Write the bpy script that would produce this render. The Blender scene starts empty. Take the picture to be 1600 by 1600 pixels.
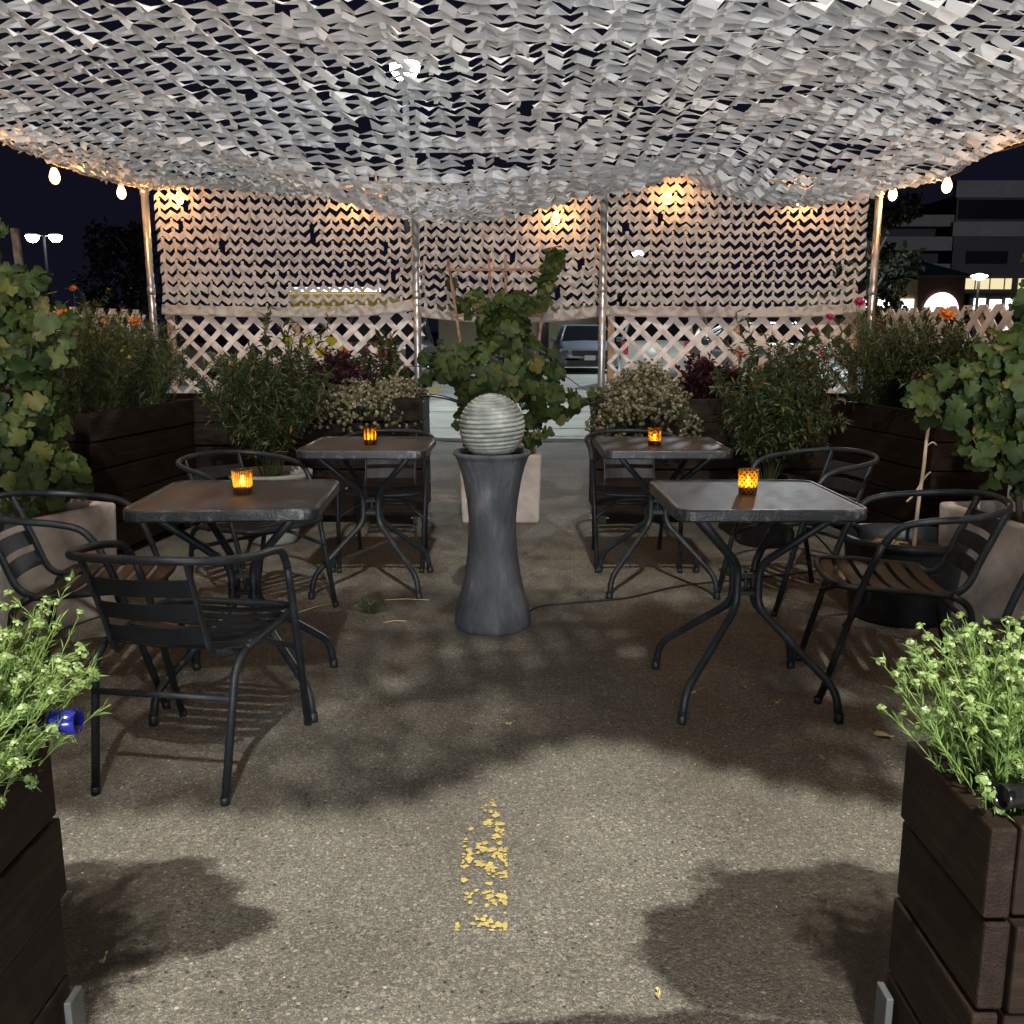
import bpy, math, random
from mathutils import Vector, Matrix, noise
R = math.radians
PI = math.pi
SC = bpy.context.scene
COL = SC.collection

# ------------------------------------------------------------------ camera
CAM_H, PITCH, FPX = 1.25, 10.86, 1480.0
cd = bpy.data.cameras.new('camera'); cam = bpy.data.objects.new('camera', cd); COL.objects.link(cam)
cam.location = (0, 0, CAM_H); cam.rotation_euler = (R(90 - PITCH), 0, 0)
cd.sensor_width = 36; cd.lens = FPX / 1600 * 36; cd.clip_start = 0.05; cd.clip_end = 2000
SC.camera = cam
# ------------------------------------------------------------------ world: dark navy city-night sky
W = bpy.data.worlds.new('World'); SC.world = W; W.use_nodes = True
nt = W.node_tree; bg = nt.nodes['Background']
sky = nt.nodes.new('ShaderNodeTexSky'); sky.sky_type = 'NISHITA'; sky.sun_disc = False
sky.sun_elevation = R(-7); sky.sun_rotation = R(180)
addc = nt.nodes.new('ShaderNodeMixRGB'); addc.blend_type = 'ADD'; addc.inputs[0].default_value = 1
addc.inputs[2].default_value = (0.052, 0.052, 0.115, 1)
nt.links.new(sky.outputs[0], addc.inputs[1]); nt.links.new(addc.outputs[0], bg.inputs[0])
bg.inputs[1].default_value = 0.1
# ------------------------------------------------------------------ lamps behind the camera and in the car park, plus an added office fill
def lamp(name, typ, loc, energy, color, size=0.3, target=None, **k):
    l = bpy.data.lights.new(name, typ); l.energy = energy; l.color = color
    if typ == 'AREA': l.shape = 'DISK'; l.size = size
    else: l.shadow_soft_size = size
    for a, b in k.items(): setattr(l, a, b)
    o = bpy.data.objects.new(name, l); COL.objects.link(o); o.location = loc
    if target is not None:
        o.rotation_euler = (Vector(target) - Vector(loc)).to_track_quat('-Z', 'Y').to_euler()
    return o
shopfront = lamp('shopfront_window_light', 'AREA', (0.3, -4.4, 0.95), 500, (0.92, 0.965, 1.0), 3.2, (0.2, 6, 1.6))
shopfront.data.shape = 'RECTANGLE'; shopfront.data.size_y = 1.5
lamp('wall_flood_light', 'AREA', (0.30, -2.5, 7.0), 620, (1.0, 0.965, 0.87), 0.24, (0.1, 1.25, 0), spread=R(125))
lamp('car_park_light', 'SPOT', (-1.68, 15.2, 5.05), 1050, (0.88, 0.97, 0.94), 0.25, (-1.3, 15.6, 0), spot_size=R(150), spot_blend=0.5)
lamp('car_park_light_far', 'SPOT', (9, 30, 8), 6000, (0.86, 0.95, 1.0), 0.3, (7, 28, 0), spot_size=R(160), spot_blend=0.4)
lamp('added_office_fill', 'SPOT', (40, 52, 9), 5500, (0.95, 0.93, 1.0), 0.3, (44, 80, 6), spot_size=R(120), spot_blend=0.5)  # unseen lamp added to brighten the dark office facade
SC.view_settings.view_transform = 'Standard'; SC.view_settings.look = 'None'
SC.view_settings.exposure = 0; SC.view_settings.gamma = 1
SC.render.engine = 'CYCLES'
try:
    SC.cycles.use_denoising = True; SC.cycles.max_bounces = 6; SC.cycles.transparent_max_bounces = 12
    SC.cycles.sample_clamp_indirect = 4.0; SC.cycles.caustics_reflective = False; SC.cycles.caustics_refractive = False
except Exception: pass

# ------------------------------------------------------------------ helpers
class MB:
    def __init__(s): s.v = []; s.f = []; s.m = []; s.sm = []
    def add(s, vs, fs, mi=0, smooth=False):
        b = len(s.v); s.v.extend([tuple(v) for v in vs])
        for f in fs: s.f.append(tuple(b + i for i in f)); s.m.append(mi); s.sm.append(smooth)
        return s
    def box(s, c, d, rot=None, mi=0):
        x, y, z = d[0] / 2, d[1] / 2, d[2] / 2
        vs = [Vector((i, j, k)) for i in (-x, x) for j in (-y, y) for k in (-z, z)]
        if rot is not None: vs = [rot @ v for v in vs]
        vs = [v + Vector(c) for v in vs]
        return s.add(vs, [(0, 1, 3, 2), (4, 6, 7, 5), (0, 4, 5, 1), (2, 3, 7, 6), (0, 2, 6, 4), (1, 5, 7, 3)], mi)
    def tube(s, path, r, n=8, mi=0, cap=True, smooth=True, flat=None):
        P = [Vector(p) for p in path]; N = len(P)
        rs = r if isinstance(r, (list, tuple)) else [r] * N
        t = (P[1] - P[0]).normalized()
        up = Vector((0, 0, 1)) if abs(t.z) < 0.9 else Vector((1, 0, 0))
        nrm = t.cross(up).normalized(); vs = []
        for i in range(N):
            ti = (P[min(i + 1, N - 1)] - P[max(i - 1, 0)])
            ti = ti.normalized() if ti.length > 1e-9 else t
            nrm = (nrm - ti * nrm.dot(ti)); nrm = nrm.normalized() if nrm.length > 1e-6 else ti.orthogonal().normalized()
            b = ti.cross(nrm)
            fx, fy = flat if flat else (1, 1)
            for k in range(n):
                a = 2 * PI * k / n
                vs.append(P[i] + (nrm * math.cos(a) * fx + b * math.sin(a) * fy) * rs[i])
        fs = [(i * n + k, i * n + (k + 1) % n, (i + 1) * n + (k + 1) % n, (i + 1) * n + k) for i in range(N - 1) for k in range(n)]
        s.add(vs, fs, mi, smooth)
        if cap:
            b = len(s.v) - N * n
            s.f.append(tuple(b + k for k in range(n))[::-1]); s.m.append(mi); s.sm.append(False)
            s.f.append(tuple(b + (N - 1) * n + k for k in range(n))); s.m.append(mi); s.sm.append(False)
        return s
    def lathe(s, prof, n=40, c=(0, 0, 0), mi=0, smooth=True, rot=None):
        vs = []
        for (r, z) in prof:
            for k in range(n):
                a = 2 * PI * k / n; v = Vector((r * math.cos(a), r * math.sin(a), z))
                if rot is not None: v = rot @ v
                vs.append(v + Vector(c))
        fs = [(i * n + k, i * n + (k + 1) % n, (i + 1) * n + (k + 1) % n, (i + 1) * n + k) for i in range(len(prof) - 1) for k in range(n)]
        return s.add(vs, fs, mi, smooth)
    def build(s, name, mats, parent=None, loc=None, bevel=0, seg=2):
        me = bpy.data.meshes.new(name); me.from_pydata(s.v, [], s.f)
        ms = mats if isinstance(mats, (list, tuple)) else [mats]
        for m in ms: me.materials.append(m)
        me.polygons.foreach_set('material_index', s.m); me.polygons.foreach_set('use_smooth', s.sm); me.update()
        o = bpy.data.objects.new(name, me); COL.objects.link(o)
        if parent: o.parent = parent
        if loc: o.location = loc
        if bevel:
            b = o.modifiers.new('bevel', 'BEVEL'); b.width = bevel; b.segments = seg; b.limit_method = 'ANGLE'
        return o
def smooth_path(pts, sub=5):
    P = [Vector(p) for p in pts]; out = []
    for i in range(len(P) - 1):
        p0, p1, p2, p3 = P[max(i - 1, 0)], P[i], P[i + 1], P[min(i + 2, len(P) - 1)]
        for k in range(sub):
            t = k / sub
            out.append(0.5 * ((2 * p1) + (p2 - p0) * t + (2 * p0 - 5 * p1 + 4 * p2 - p3) * t * t + (3 * p1 - p0 - 3 * p2 + p3) * t ** 3))
    out.append(P[-1]); return out
def fillet(pts, r=0.05, n=5):
    P = [Vector(p) for p in pts]; out = [P[0]]
    for i in range(1, len(P) - 1):
        a, b, c = P[i - 1], P[i], P[i + 1]
        d1, d2 = (a - b), (c - b); rr = min(r, d1.length * .49, d2.length * .49)
        s, e = b + d1.normalized() * rr, b + d2.normalized() * rr
        for k in range(n + 1):
            t = k / n; out.append(s * (1 - t) ** 2 + b * 2 * t * (1 - t) + e * t * t)
    out.append(P[-1]); return out
def tag(o, label=None, cat=None, group=None, kind=None):
    if label: o['label'] = label
    if cat: o['category'] = cat
    if group: o['group'] = group
    if kind: o['kind'] = kind
    return o
def thing(name, label, cat, loc=(0, 0, 0), rz=0, group=None):
    o = bpy.data.objects.new(name, None); COL.objects.link(o); o.empty_display_size = .1
    o.location = loc; o.rotation_euler = (0, 0, rz); tag(o, label, cat, group); return o
def copy_tree(o, parent=None):
    c = o.copy(); COL.objects.link(c)
    if parent: c.parent = parent
    for ch in list(o.children): copy_tree(ch, c)
    return c

# ------------------------------------------------------------------ materials
def new_mat(name):
    m = bpy.data.materials.new(name); m.use_nodes = True
    t = m.node_tree; return m, t, t.nodes['Principled BSDF'], t.nodes['Material Output']
def ramp(t, stops):
    r = t.nodes.new('ShaderNodeValToRGB'); e = r.color_ramp.elements
    while len(e) < len(stops): e.new(0.5)
    for i, (p, c) in enumerate(stops): e[i].position = p; e[i].color = (*c, 1)
    return r
def noise_mat(name, c1, c2, scale=8, rough=.6, bump=0.0, bscale=None, detail=6, metal=0, stretch=None, spec=None, c3=None):
    m, t, p, o = new_mat(name)
    tc = t.nodes.new('ShaderNodeTexCoord'); src = tc.outputs['Object']
    if stretch:
        mp = t.nodes.new('ShaderNodeMapping'); mp.inputs['Scale'].default_value = stretch
        t.links.new(src, mp.inputs[0]); src = mp.outputs[0]
    n = t.nodes.new('ShaderNodeTexNoise'); n.inputs['Scale'].default_value = scale; n.inputs['Detail'].default_value = detail
    n.inputs['Roughness'].default_value = .65
    t.links.new(src, n.inputs['Vector'])
    st = [(.3, c1), (.7, c2)] if not c3 else [(.25, c1), (.55, c2), (.72, c3)]
    r = ramp(t, st); t.links.new(n.outputs['Fac'], r.inputs[0]); t.links.new(r.outputs[0], p.inputs['Base Color'])
    p.inputs['Roughness'].default_value = rough; p.inputs['Metallic'].default_value = metal
    if spec is not None: p.inputs['Specular IOR Level'].default_value = spec
    if bump:
        n2 = t.nodes.new('ShaderNodeTexNoise'); n2.inputs['Scale'].default_value = bscale or scale * 6; n2.inputs['Detail'].default_value = 6
        t.links.new(src, n2.inputs['Vector'])
        b = t.nodes.new('ShaderNodeBump'); b.inputs['Strength'].default_value = bump; b.inputs['Distance'].default_value = .01
        t.links.new(n2.outputs['Fac'], b.inputs['Height']); t.links.new(b.outputs[0], p.inputs['Normal'])
    return m
def plain(name, c, rough=.5, metal=0, spec=None, coat=0):
    return noise_mat(name, tuple(x * .86 for x in c), tuple(min(1, x * 1.1) for x in c), 14, rough, metal=metal, spec=spec)
def emit(name, c, s):
    m, t, p, o = new_mat(name)
    p.inputs['Base Color'].default_value = (*c, 1); p.inputs['Emission Color'].default_value = (*c, 1); p.inputs['Emission Strength'].default_value = s
    return m
def leaf_mat(name, stops, trans=.3, rough=.5):
    m, t, p, o = new_mat(name)
    g = t.nodes.new('ShaderNodeNewGeometry'); r = ramp(t, stops)
    t.links.new(g.outputs['Random Per Island'], r.inputs[0])
    t.links.new(r.outputs[0], p.inputs['Base Color']); p.inputs['Roughness'].default_value = rough
    p.inputs['Specular IOR Level'].default_value = .3
    tr = t.nodes.new('ShaderNodeBsdfTranslucent'); t.links.new(r.outputs[0], tr.inputs[0])
    mx = t.nodes.new('ShaderNodeMixShader'); mx.inputs[0].default_value = trans
    t.links.new(p.outputs[0], mx.inputs[1]); t.links.new(tr.outputs[0], mx.inputs[2]); t.links.new(mx.outputs[0], o.inputs[0])
    return m

def asphalt_mat():
    m, t, p, o = new_mat('asphalt')
    L = t.links; N = t.nodes.new
    tc = N('ShaderNodeTexCoord'); co = tc.outputs['Object']
    def vor(scale, feat='F1'):
        v = N('ShaderNodeTexVoronoi'); v.inputs['Scale'].default_value = scale; v.feature = feat; L.new(co, v.inputs['Vector']); return v
    v1 = vor(380); v2 = vor(150)
    r1 = ramp(t, [(0, (.050, .047, .043)), (.32, (.108, .103, .086)), (.62, (.147, .140, .116)), (.86, (.19, .175, .145)), (.97, (.36, .335, .28))])
    sep = N('ShaderNodeSeparateColor'); L.new(v1.outputs['Color'], sep.inputs[0]); L.new(sep.outputs[0], r1.inputs[0])
    sep2 = N('ShaderNodeSeparateColor'); L.new(v2.outputs['Color'], sep2.inputs[0])
    r2 = ramp(t, [(0, (.06, .056, .05)), (.5, (.145, .136, .118)), (.80, (.185, .16, .13)), (.98, (.42, .39, .33))]); L.new(sep2.outputs[1], r2.inputs[0])
    mx = N('ShaderNodeMixRGB'); mx.inputs[0].default_value = .36; L.new(r1.outputs[0], mx.inputs[1]); L.new(r2.outputs[0], mx.inputs[2])
    v3 = vor(70); s3 = N('ShaderNodeSeparateColor'); L.new(v3.outputs['Color'], s3.inputs[0])
    lt = N('ShaderNodeMath'); lt.operation = 'LESS_THAN'; lt.inputs[1].default_value = .30; L.new(v3.outputs['Distance'], lt.inputs[0])
    gt = N('ShaderNodeMath'); gt.operation = 'GREATER_THAN'; gt.inputs[1].default_value = .70; L.new(s3.outputs[0], gt.inputs[0])
    pm = N('ShaderNodeMath'); pm.operation = 'MULTIPLY'; L.new(lt.outputs[0], pm.inputs[0]); L.new(gt.outputs[0], pm.inputs[1])
    r3 = ramp(t, [(0, (.035, .032, .03)), (.35, (.075, .068, .06)), (.5, (.20, .15, .11)), (.75, (.27, .235, .18)), (1, (.42, .40, .35))]); L.new(s3.outputs[1], r3.inputs[0])
    mx3 = N('ShaderNodeMixRGB'); L.new(pm.outputs[0], mx3.inputs[0]); L.new(mx.outputs[0], mx3.inputs[1]); L.new(r3.outputs[0], mx3.inputs[2]); mx = mx3
    nb = N('ShaderNodeTexNoise'); nb.inputs['Scale'].default_value = 1.3; nb.inputs['Detail'].default_value = 7; L.new(co, nb.inputs['Vector'])
    rb = ramp(t, [(.32, (.62, .60, .58)), (.68, (1.15, 1.15, 1.13))]); L.new(nb.outputs['Fac'], rb.inputs[0])
    mul = N('ShaderNodeMixRGB'); mul.blend_type = 'MULTIPLY'; mul.inputs[0].default_value = 1; L.new(mx.outputs[0], mul.inputs[1]); L.new(rb.outputs[0], mul.inputs[2])
    # wet patches left by watering the planters
    def patch(cx, cy, rx, ry):
        mp = N('ShaderNodeMapping'); mp.vector_type = 'TEXTURE'; mp.inputs['Location'].default_value = (cx, cy, 0); mp.inputs['Scale'].default_value = (rx, ry, 1)
        nn = N('ShaderNodeTexNoise'); nn.inputs['Scale'].default_value = 4.5; nn.inputs['Detail'].default_value = 8; L.new(co, nn.inputs['Vector'])
        ln = N('ShaderNodeVectorMath'); ln.operation = 'LENGTH'; L.new(co, mp.inputs[0]); L.new(mp.outputs[0], ln.inputs[0])
        ad = N('ShaderNodeMath'); ad.operation = 'MULTIPLY_ADD'; ad.inputs[1].default_value = 1.1; L.new(nn.outputs['Fac'], ad.inputs[0]); L.new(ln.outputs['Value'], ad.inputs[2])
        rr = ramp(t, [(0.0, (1, 1, 1)), (1.0, (0, 0, 0))]); sub = N('ShaderNodeMapRange'); sub.inputs[1].default_value = 1.46; sub.inputs[2].default_value = 1.60; sub.inputs[3].default_value = 1; sub.inputs[4].default_value = 0
        L.new(ad.outputs[0], sub.inputs[0]); return sub.outputs[0]
    w = None
    for a in ((-.90, 1.86, .34, .21), (.70, 1.78, .42, .30), (.30, 1.42, .66, .14)):
        q = patch(*a)
        if w is None: w = q
        else:
            mm = N('ShaderNodeMath'); mm.operation = 'MAXIMUM'; L.new(w, mm.inputs[0]); L.new(q, mm.inputs[1]); w = mm.outputs[0]
    wet = N('ShaderNodeMixRGB'); wet.blend_type = 'MULTIPLY'; L.new(w, wet.inputs[0]); L.new(mul.outputs[0], wet.inputs[1]); wet.inputs[2].default_value = (.30, .29, .28, 1)
    L.new(wet.outputs[0], p.inputs['Base Color'])
    mr = N('ShaderNodeMapRange'); mr.inputs[3].default_value = .82; mr.inputs[4].default_value = .38; L.new(w, mr.inputs[0]); L.new(mr.outputs[0], p.inputs['Roughness'])
    p.inputs['Specular IOR Level'].default_value = .35
    b = N('ShaderNodeBump'); b.inputs['Strength'].default_value = .45; b.inputs['Distance'].default_value = .004
    L.new(v1.outputs['Distance'], b.inputs['Height']); b.invert = True
    b2 = N('ShaderNodeBump'); b2.inputs['Strength'].default_value = .3; b2.inputs['Distance'].default_value = .006; b2.invert = True
    L.new(v2.outputs['Distance'], b2.inputs['Height']); L.new(b.outputs[0], b2.inputs['Normal']); L.new(b2.outputs[0], p.inputs['Normal'])
    return m
M = {}
M['asphalt'] = asphalt_mat()
M['lot'] = noise_mat('lot_concrete', (.22, .225, .215), (.36, .365, .345), 1.2, .75, .4, 60, c3=(.45, .45, .42))
M['wet_gutter'] = noise_mat('gutter_water', (.10, .11, .11), (.30, .31, .31), 2.2, .12, .15, 8, spec=.9)
M['yellow'] = noise_mat('yellow_road_paint', (.34, .26, .08), (.52, .41, .14), 60, .7, .4, 150)
M['wood'] = noise_mat('brown_stained_wood', (.0085, .0050, .0034), (.017, .0105, .0072), 5, .62, .35, 24, stretch=(1.2, 9, 9), spec=.12, c3=(.028, .0185, .0135))
M['woody'] = noise_mat('brown_stained_wood_side', (.0085, .0050, .0034), (.017, .0105, .0072), 5, .62, .13, 24, stretch=(9, 1.2, 9), spec=.12, c3=(.028, .0185, .0135))
M['steelbracket'] = noise_mat('galvanised_bracket', (.05, .055, .055), (.085, .09, .088), 12, .6, metal=.1)
M['soil'] = noise_mat('potting_soil', (.012, .009, .007), (.04, .03, .022), 40, .95, .8, 90)
M['black'] = noise_mat('black_powder_coat', (.0075, .0095, .012), (.016, .0195, .0235), 18, .46, .12, 160, spec=.35, c3=(.028, .032, .036))
M['slat'] = noise_mat('black_slat_metal', (.007, .0085, .0105), (.0145, .0165, .020), 10, .5, .1, 200, spec=.25)
M['tabletop'] = noise_mat('dusty_dark_glass', (.019, .022, .026), (.036, .040, .046), 9, .50, .25, 260, spec=.25, c3=(.065, .068, .074))
M['tabletop_worn'] = noise_mat('worn_brown_tabletop', (.014, .0115, .011), (.028, .022, .020), 4, .52, .2, 200, spec=.22, c3=(.075, .062, .056))
M['rim'] = noise_mat('worn_rim', (.008, .010, .012), (.018, .021, .024), 26, .42, .2, 120, c3=(.15, .15, .145))
M['lattice'] = noise_mat('warm_tinted_lattice', (.50, .425, .39), (.62, .53, .48), 6, .6, .1, 80)  # white lattice with the warm pink light mixed into its colour
M['tan_wood'] = noise_mat('tan_post_wood', (.26, .15, .08), (.42, .26, .15), 7, .7, .2, 40, stretch=(8, 8, 1))
M['trellis'] = noise_mat('cedar_trellis', (.15, .072, .045), (.25, .125, .08), 8, .7, .2, 40)
M['steel'] = noise_mat('galvanised_tube', (.36, .35, .36), (.52, .51, .51), 9, .36, metal=.75)
M['conc'] = noise_mat('pale_cast_concrete', (.30, .255, .23), (.40, .345, .31), 9, .85, .35, 70, c3=(.47, .41, .37))
M['conc_grey'] = noise_mat('grey_cast_concrete', (.20, .20, .19), (.31, .31, .30), 9, .85, .35, 70, c3=(.38, .38, .37))
M['fount'] = noise_mat('dark_cast_stone', (.024, .026, .031), (.050, .053, .060), 9, .8, .7, 40, c3=(.098, .10, .104), stretch=(1.3, 1.3, .38))
M['ball'] = noise_mat('weathered_ridged_stone', (.07, .075, .073), (.21, .225, .205), 11, .7, .5, 60, c3=(.37, .38, .34), stretch=(1, 1, 1.6))
M['water'] = plain('basin_water', (.03, .035, .035), .05)
M['rope'] = noise_mat('net_hem_rope', (.30, .28, .25), (.45, .42, .38), 30, .85)
M['cord'] = plain('black_cable', (.016, .015, .015), .5)
M['blackplastic'] = plain('black_plastic', (.010, .010, .011), .22)
M['bluelens'] = plain('blue_translucent_plastic', (.012, .016, .17), .18)
M['stem'] = leaf_mat('green_stem', [(0, (.035, .040, .018)), (1, (.065, .075, .030))], .1)
M['lime_stem'] = leaf_mat('lime_stem', [(0, (.17, .26, .055)), (1, (.27, .36, .10))], .15)
M['bark'] = noise_mat('vine_bark', (.05, .035, .025), (.11, .08, .055), 20, .85, .4, 60)
M['twig'] = noise_mat('pale_twig', (.30, .22, .16), (.42, .32, .24), 20, .8)
M['leaf_grape'] = leaf_mat('grape_leaf', [(0, (.016, .031, .007)), (.4, (.030, .052, .011)), (.82, (.055, .080, .016)), (1, (.11, .10, .026))], .3, .62)
M['leaf_fine'] = leaf_mat('fine_leaf', [(0, (.040, .054, .022)), (.5, (.072, .090, .036)), (.9, (.11, .125, .05)), (1, (.18, .16, .05))], .25)
M['leaf_nandina'] = leaf_mat('shrub_leaf', [(0, (.026, .038, .016)), (.55, (.050, .068, .026)), (.962, (.085, .095, .035)), (.968, (.20, .11, .03)), (1, (.22, .10, .03))], .25)
M['leaf_lime'] = leaf_mat('lime_leaf', [(0, (.085, .155, .036)), (.5, (.15, .245, .064)), (1, (.23, .325, .10))], .3)
M['leaf_purple'] = leaf_mat('burgundy_leaf', [(0, (.020, .006, .010)), (.6, (.045, .012, .020)), (1, (.09, .025, .03))], .2)
M['fl_cream'] = leaf_mat('cream_flower', [(0, (.10, .10, .045)), (.3, (.20, .17, .09)), (.7, (.33, .28, .18)), (1, (.46, .40, .29))], .25)
M['fl_lime'] = leaf_mat('lime_white_flower', [(0, (.16, .25, .065)), (.75, (.26, .34, .12)), (.93, (.36, .42, .20)), (1, (.55, .60, .42))], .25)
M['fl_orange'] = leaf_mat('orange_petal', [(0, (.42, .10, .02)), (1, (.60, .18, .03))], .25)
M['fl_magenta'] = leaf_mat('magenta_petal', [(0, (.22, .01, .05)), (1, (.38, .02, .11))], .25)
M['fl_yellow'] = leaf_mat('yellow_petal', [(0, (.45, .32, .03)), (1, (.6, .45, .06))], .25)
M['drywhite'] = leaf_mat('fallen_leaf', [(0, (.34, .28, .14)), (.5, (.48, .44, .22)), (1, (.55, .45, .10))], .2)
M['straw'] = plain('dry_straw', (.50, .36, .18), .8)
M['bulb'] = emit('warm_filament', (1.0, .54, .21), 1250)
def bulb_glass():
    m, t, p, o = new_mat('amber_bulb_glass')
    tp = t.nodes.new('ShaderNodeBsdfTransparent'); tp.inputs[0].default_value = (1, .86, .66, 1)
    em = t.nodes.new('ShaderNodeEmission'); em.inputs[0].default_value = (1, .50, .17, 1); em.inputs[1].default_value = 18
    mx = t.nodes.new('ShaderNodeMixShader'); mx.inputs[0].default_value = .5
    t.links.new(tp.outputs[0], mx.inputs[1]); t.links.new(em.outputs[0], mx.inputs[2]); t.links.new(mx.outputs[0], o.inputs[0]); return m
M['bulbglass'] = bulb_glass()
M['lampwhite'] = emit('cool_lamp', (.92, .97, 1.0), 60)
M['lampwarm'] = emit('warm_white_lamp', (1.0, .96, .85), 12)
M['flame'] = emit('candle_flame', (1.0, .66, .22), 120)
M['wax'] = plain('candle_wax', (.7, .55, .3), .5)

def net_mat(name, c1, c2, tl):
    m, t, p, o = new_mat(name)
    g = t.nodes.new('ShaderNodeNewGeometry')
    tc = t.nodes.new('ShaderNodeTexCoord'); n = t.nodes.new('ShaderNodeTexNoise'); n.inputs['Scale'].default_value = 1.1
    t.links.new(tc.outputs['Object'], n.inputs['Vector'])
    r = ramp(t, [(.4, c1), (.6, c2)]); t.links.new(n.outputs['Fac'], r.inputs[0])
    t.links.new(r.outputs[0], p.inputs['Base Color']); p.inputs['Roughness'].default_value = .8; p.inputs['Specular IOR Level'].default_value = .15
    tr = t.nodes.new('ShaderNodeBsdfTranslucent'); t.links.new(r.outputs[0], tr.inputs[0])
    mx = t.nodes.new('ShaderNodeMixShader'); mx.inputs[0].default_value = tl
    t.links.new(p.outputs[0], mx.inputs[1]); t.links.new(tr.outputs[0], mx.inputs[2]); t.links.new(mx.outputs[0], o.inputs[0])
    return m
M['net'] = net_mat('white_net_fabric', (.66, .67, .69), (.69, .655, .65), .38)
M['screen'] = net_mat('warm_tinted_net_fabric', (.50, .45, .405), (.50, .425, .38), .42)  # darker copy of the net fabric, warm bulb light mixed into its colour
def amber_mat(name, kind):
    m, t, p, o = new_mat(name)
    tc = t.nodes.new('ShaderNodeTexCoord')
    g = t.nodes.new('ShaderNodeSeparateXYZ'); t.links.new(tc.outputs['Object'], g.inputs[0])
    at = t.nodes.new('ShaderNodeMath'); at.operation = 'ARCTAN2'; t.links.new(g.outputs[0], at.inputs[0]); t.links.new(g.outputs[1], at.inputs[1])
    def sinof(k1, k2):
        a = t.nodes.new('ShaderNodeMath'); a.operation = 'MULTIPLY'; a.inputs[1].default_value = k1; t.links.new(at.outputs[0], a.inputs[0])
        b = t.nodes.new('ShaderNodeMath'); b.operation = 'MULTIPLY_ADD'; b.inputs[1].default_value = k2; t.links.new(g.outputs[2], b.inputs[0]); t.links.new(a.outputs[0], b.inputs[2])
        s = t.nodes.new('ShaderNodeMath'); s.operation = 'SINE'; t.links.new(b.outputs[0], s.inputs[0]); return s
    if kind == 'diamond':
        s1, s2 = sinof(12, 330), sinof(12, -330)
        f = t.nodes.new('ShaderNodeMath'); f.operation = 'MAXIMUM'; t.links.new(s1.outputs[0], f.inputs[0]); t.links.new(s2.outputs[0], f.inputs[1]); f = f.outputs[0]
    elif kind == 'stripe': f = sinof(10, 0).outputs[0]
    elif kind == 'rib': f = sinof(30, 0).outputs[0]
    else:
        n = t.nodes.new('ShaderNodeTexNoise'); n.inputs['Scale'].default_value = 120; t.links.new(tc.outputs['Object'], n.inputs['Vector'])
        f = n.outputs['Fac']
        mm = t.nodes.new('ShaderNodeMapRange'); mm.inputs[1].default_value = .35; mm.inputs[2].default_value = .65; mm.inputs[3].default_value = -1; t.links.new(f, mm.inputs[0]); f = mm.outputs[0]
    mr = t.nodes.new('ShaderNodeMapRange'); mr.inputs[1].default_value = -.3; mr.inputs[2].default_value = .9; t.links.new(f, mr.inputs[0])
    pale = kind == 'rib'
    r = ramp(t, [(0, (.20, .115, .018) if not pale else (.42, .28, .10)), (1, (.92, .66, .20) if not pale else (.98, .78, .42))]); t.links.new(mr.outputs[0], r.inputs[0])
    tr = t.nodes.new('ShaderNodeBsdfTranslucent'); t.links.new(r.outputs[0], tr.inputs[0])
    tp = t.nodes.new('ShaderNodeBsdfTransparent'); t.links.new(r.outputs[0], tp.inputs[0])
    gl = t.nodes.new('ShaderNodeBsdfGlossy'); gl.inputs['Roughness'].default_value = .15
    m1 = t.nodes.new('ShaderNodeMixShader'); m1.inputs[0].default_value = .52; t.links.new(tr.outputs[0], m1.inputs[1]); t.links.new(tp.outputs[0], m1.inputs[2])
    m2 = t.nodes.new('ShaderNodeMixShader'); m2.inputs[0].default_value = .06; t.links.new(m1.outputs[0], m2.inputs[1]); t.links.new(gl.outputs[0], m2.inputs[2])
    t.links.new(m2.outputs[0], o.inputs[0]); return m

# ------------------------------------------------------------------ ground, driveway, markings
def sheet(name, pts, z, mat, kind='structure'):
    b = MB(); b.add([(x, y, z) for x, y in pts], [tuple(range(len(pts)))])
    return tag(b.build(name, mat), kind=kind)
sheet('ground', [(-400, -60), (400, -60), (400, 900), (-400, 900)], 0, M['asphalt'])
rnd = random.Random(3)
edge = [(-30 + i * 1.0, 10.7 + .25 * noise.noise(Vector((i * .37, 2, 0))) + .05 * rnd.random()) for i in range(61)]
sheet('car_park', edge + [(60, 70), (-60, 70)], .004, M['lot'])
gut = [(-8 + i * .5, 10.72 + .22 * noise.noise(Vector((i * .6, 7, 0))) - .02) for i in range(33)]
gut2 = [(x, y + .30 + .28 * noise.noise(Vector((x * .9, 1, 5)))) for x, y in gut][::-1]
sheet('gutter_puddle', gut + gut2, .008, M['wet_gutter'])
# crack lines in the concrete
b = MB(); rnd = random.Random(5)
for (x0, y0, x1, y1) in ((-6, 12.4, 5, 12.1), (-6, 14.6, 6, 14.9), (-2.3, 11.2, -1.2, 12.3), (.2, 11.3, 3.4, 11.2), (-5, 17.5, 6, 17.6)):
    pts = []
    for k in range(31):
        f = k / 30; pts.append((x0 + (x1 - x0) * f, y0 + (y1 - y0) * f + rnd.uniform(-.04, .04)))
    for k in range(30):
        w = rnd.uniform(.012, .03)
        b.add([(pts[k][0], pts[k][1] - w, .008), (pts[k + 1][0], pts[k + 1][1] - w, .008), (pts[k + 1][0], pts[k + 1][1] + w, .008), (pts[k][0], pts[k][1] + w, .008)], [(0, 1, 2, 3)])
tag(b.build('pavement_cracks', M['soil']), kind='structure')
b = MB()
for (x, y) in ((-1.66, 18.6), (1.1, 17.6), (6, 18), (-6, 19)):
    b.add([(x - .12, y - 1.0, .009), (x + .10, y - 1.0, .009), (x + .10, y + 3.0, .009), (x - .12, y + 3, .009)], [(0, 1, 2, 3)])
tag(b.build('bay_markings', M['yellow']), kind='structure')
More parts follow.
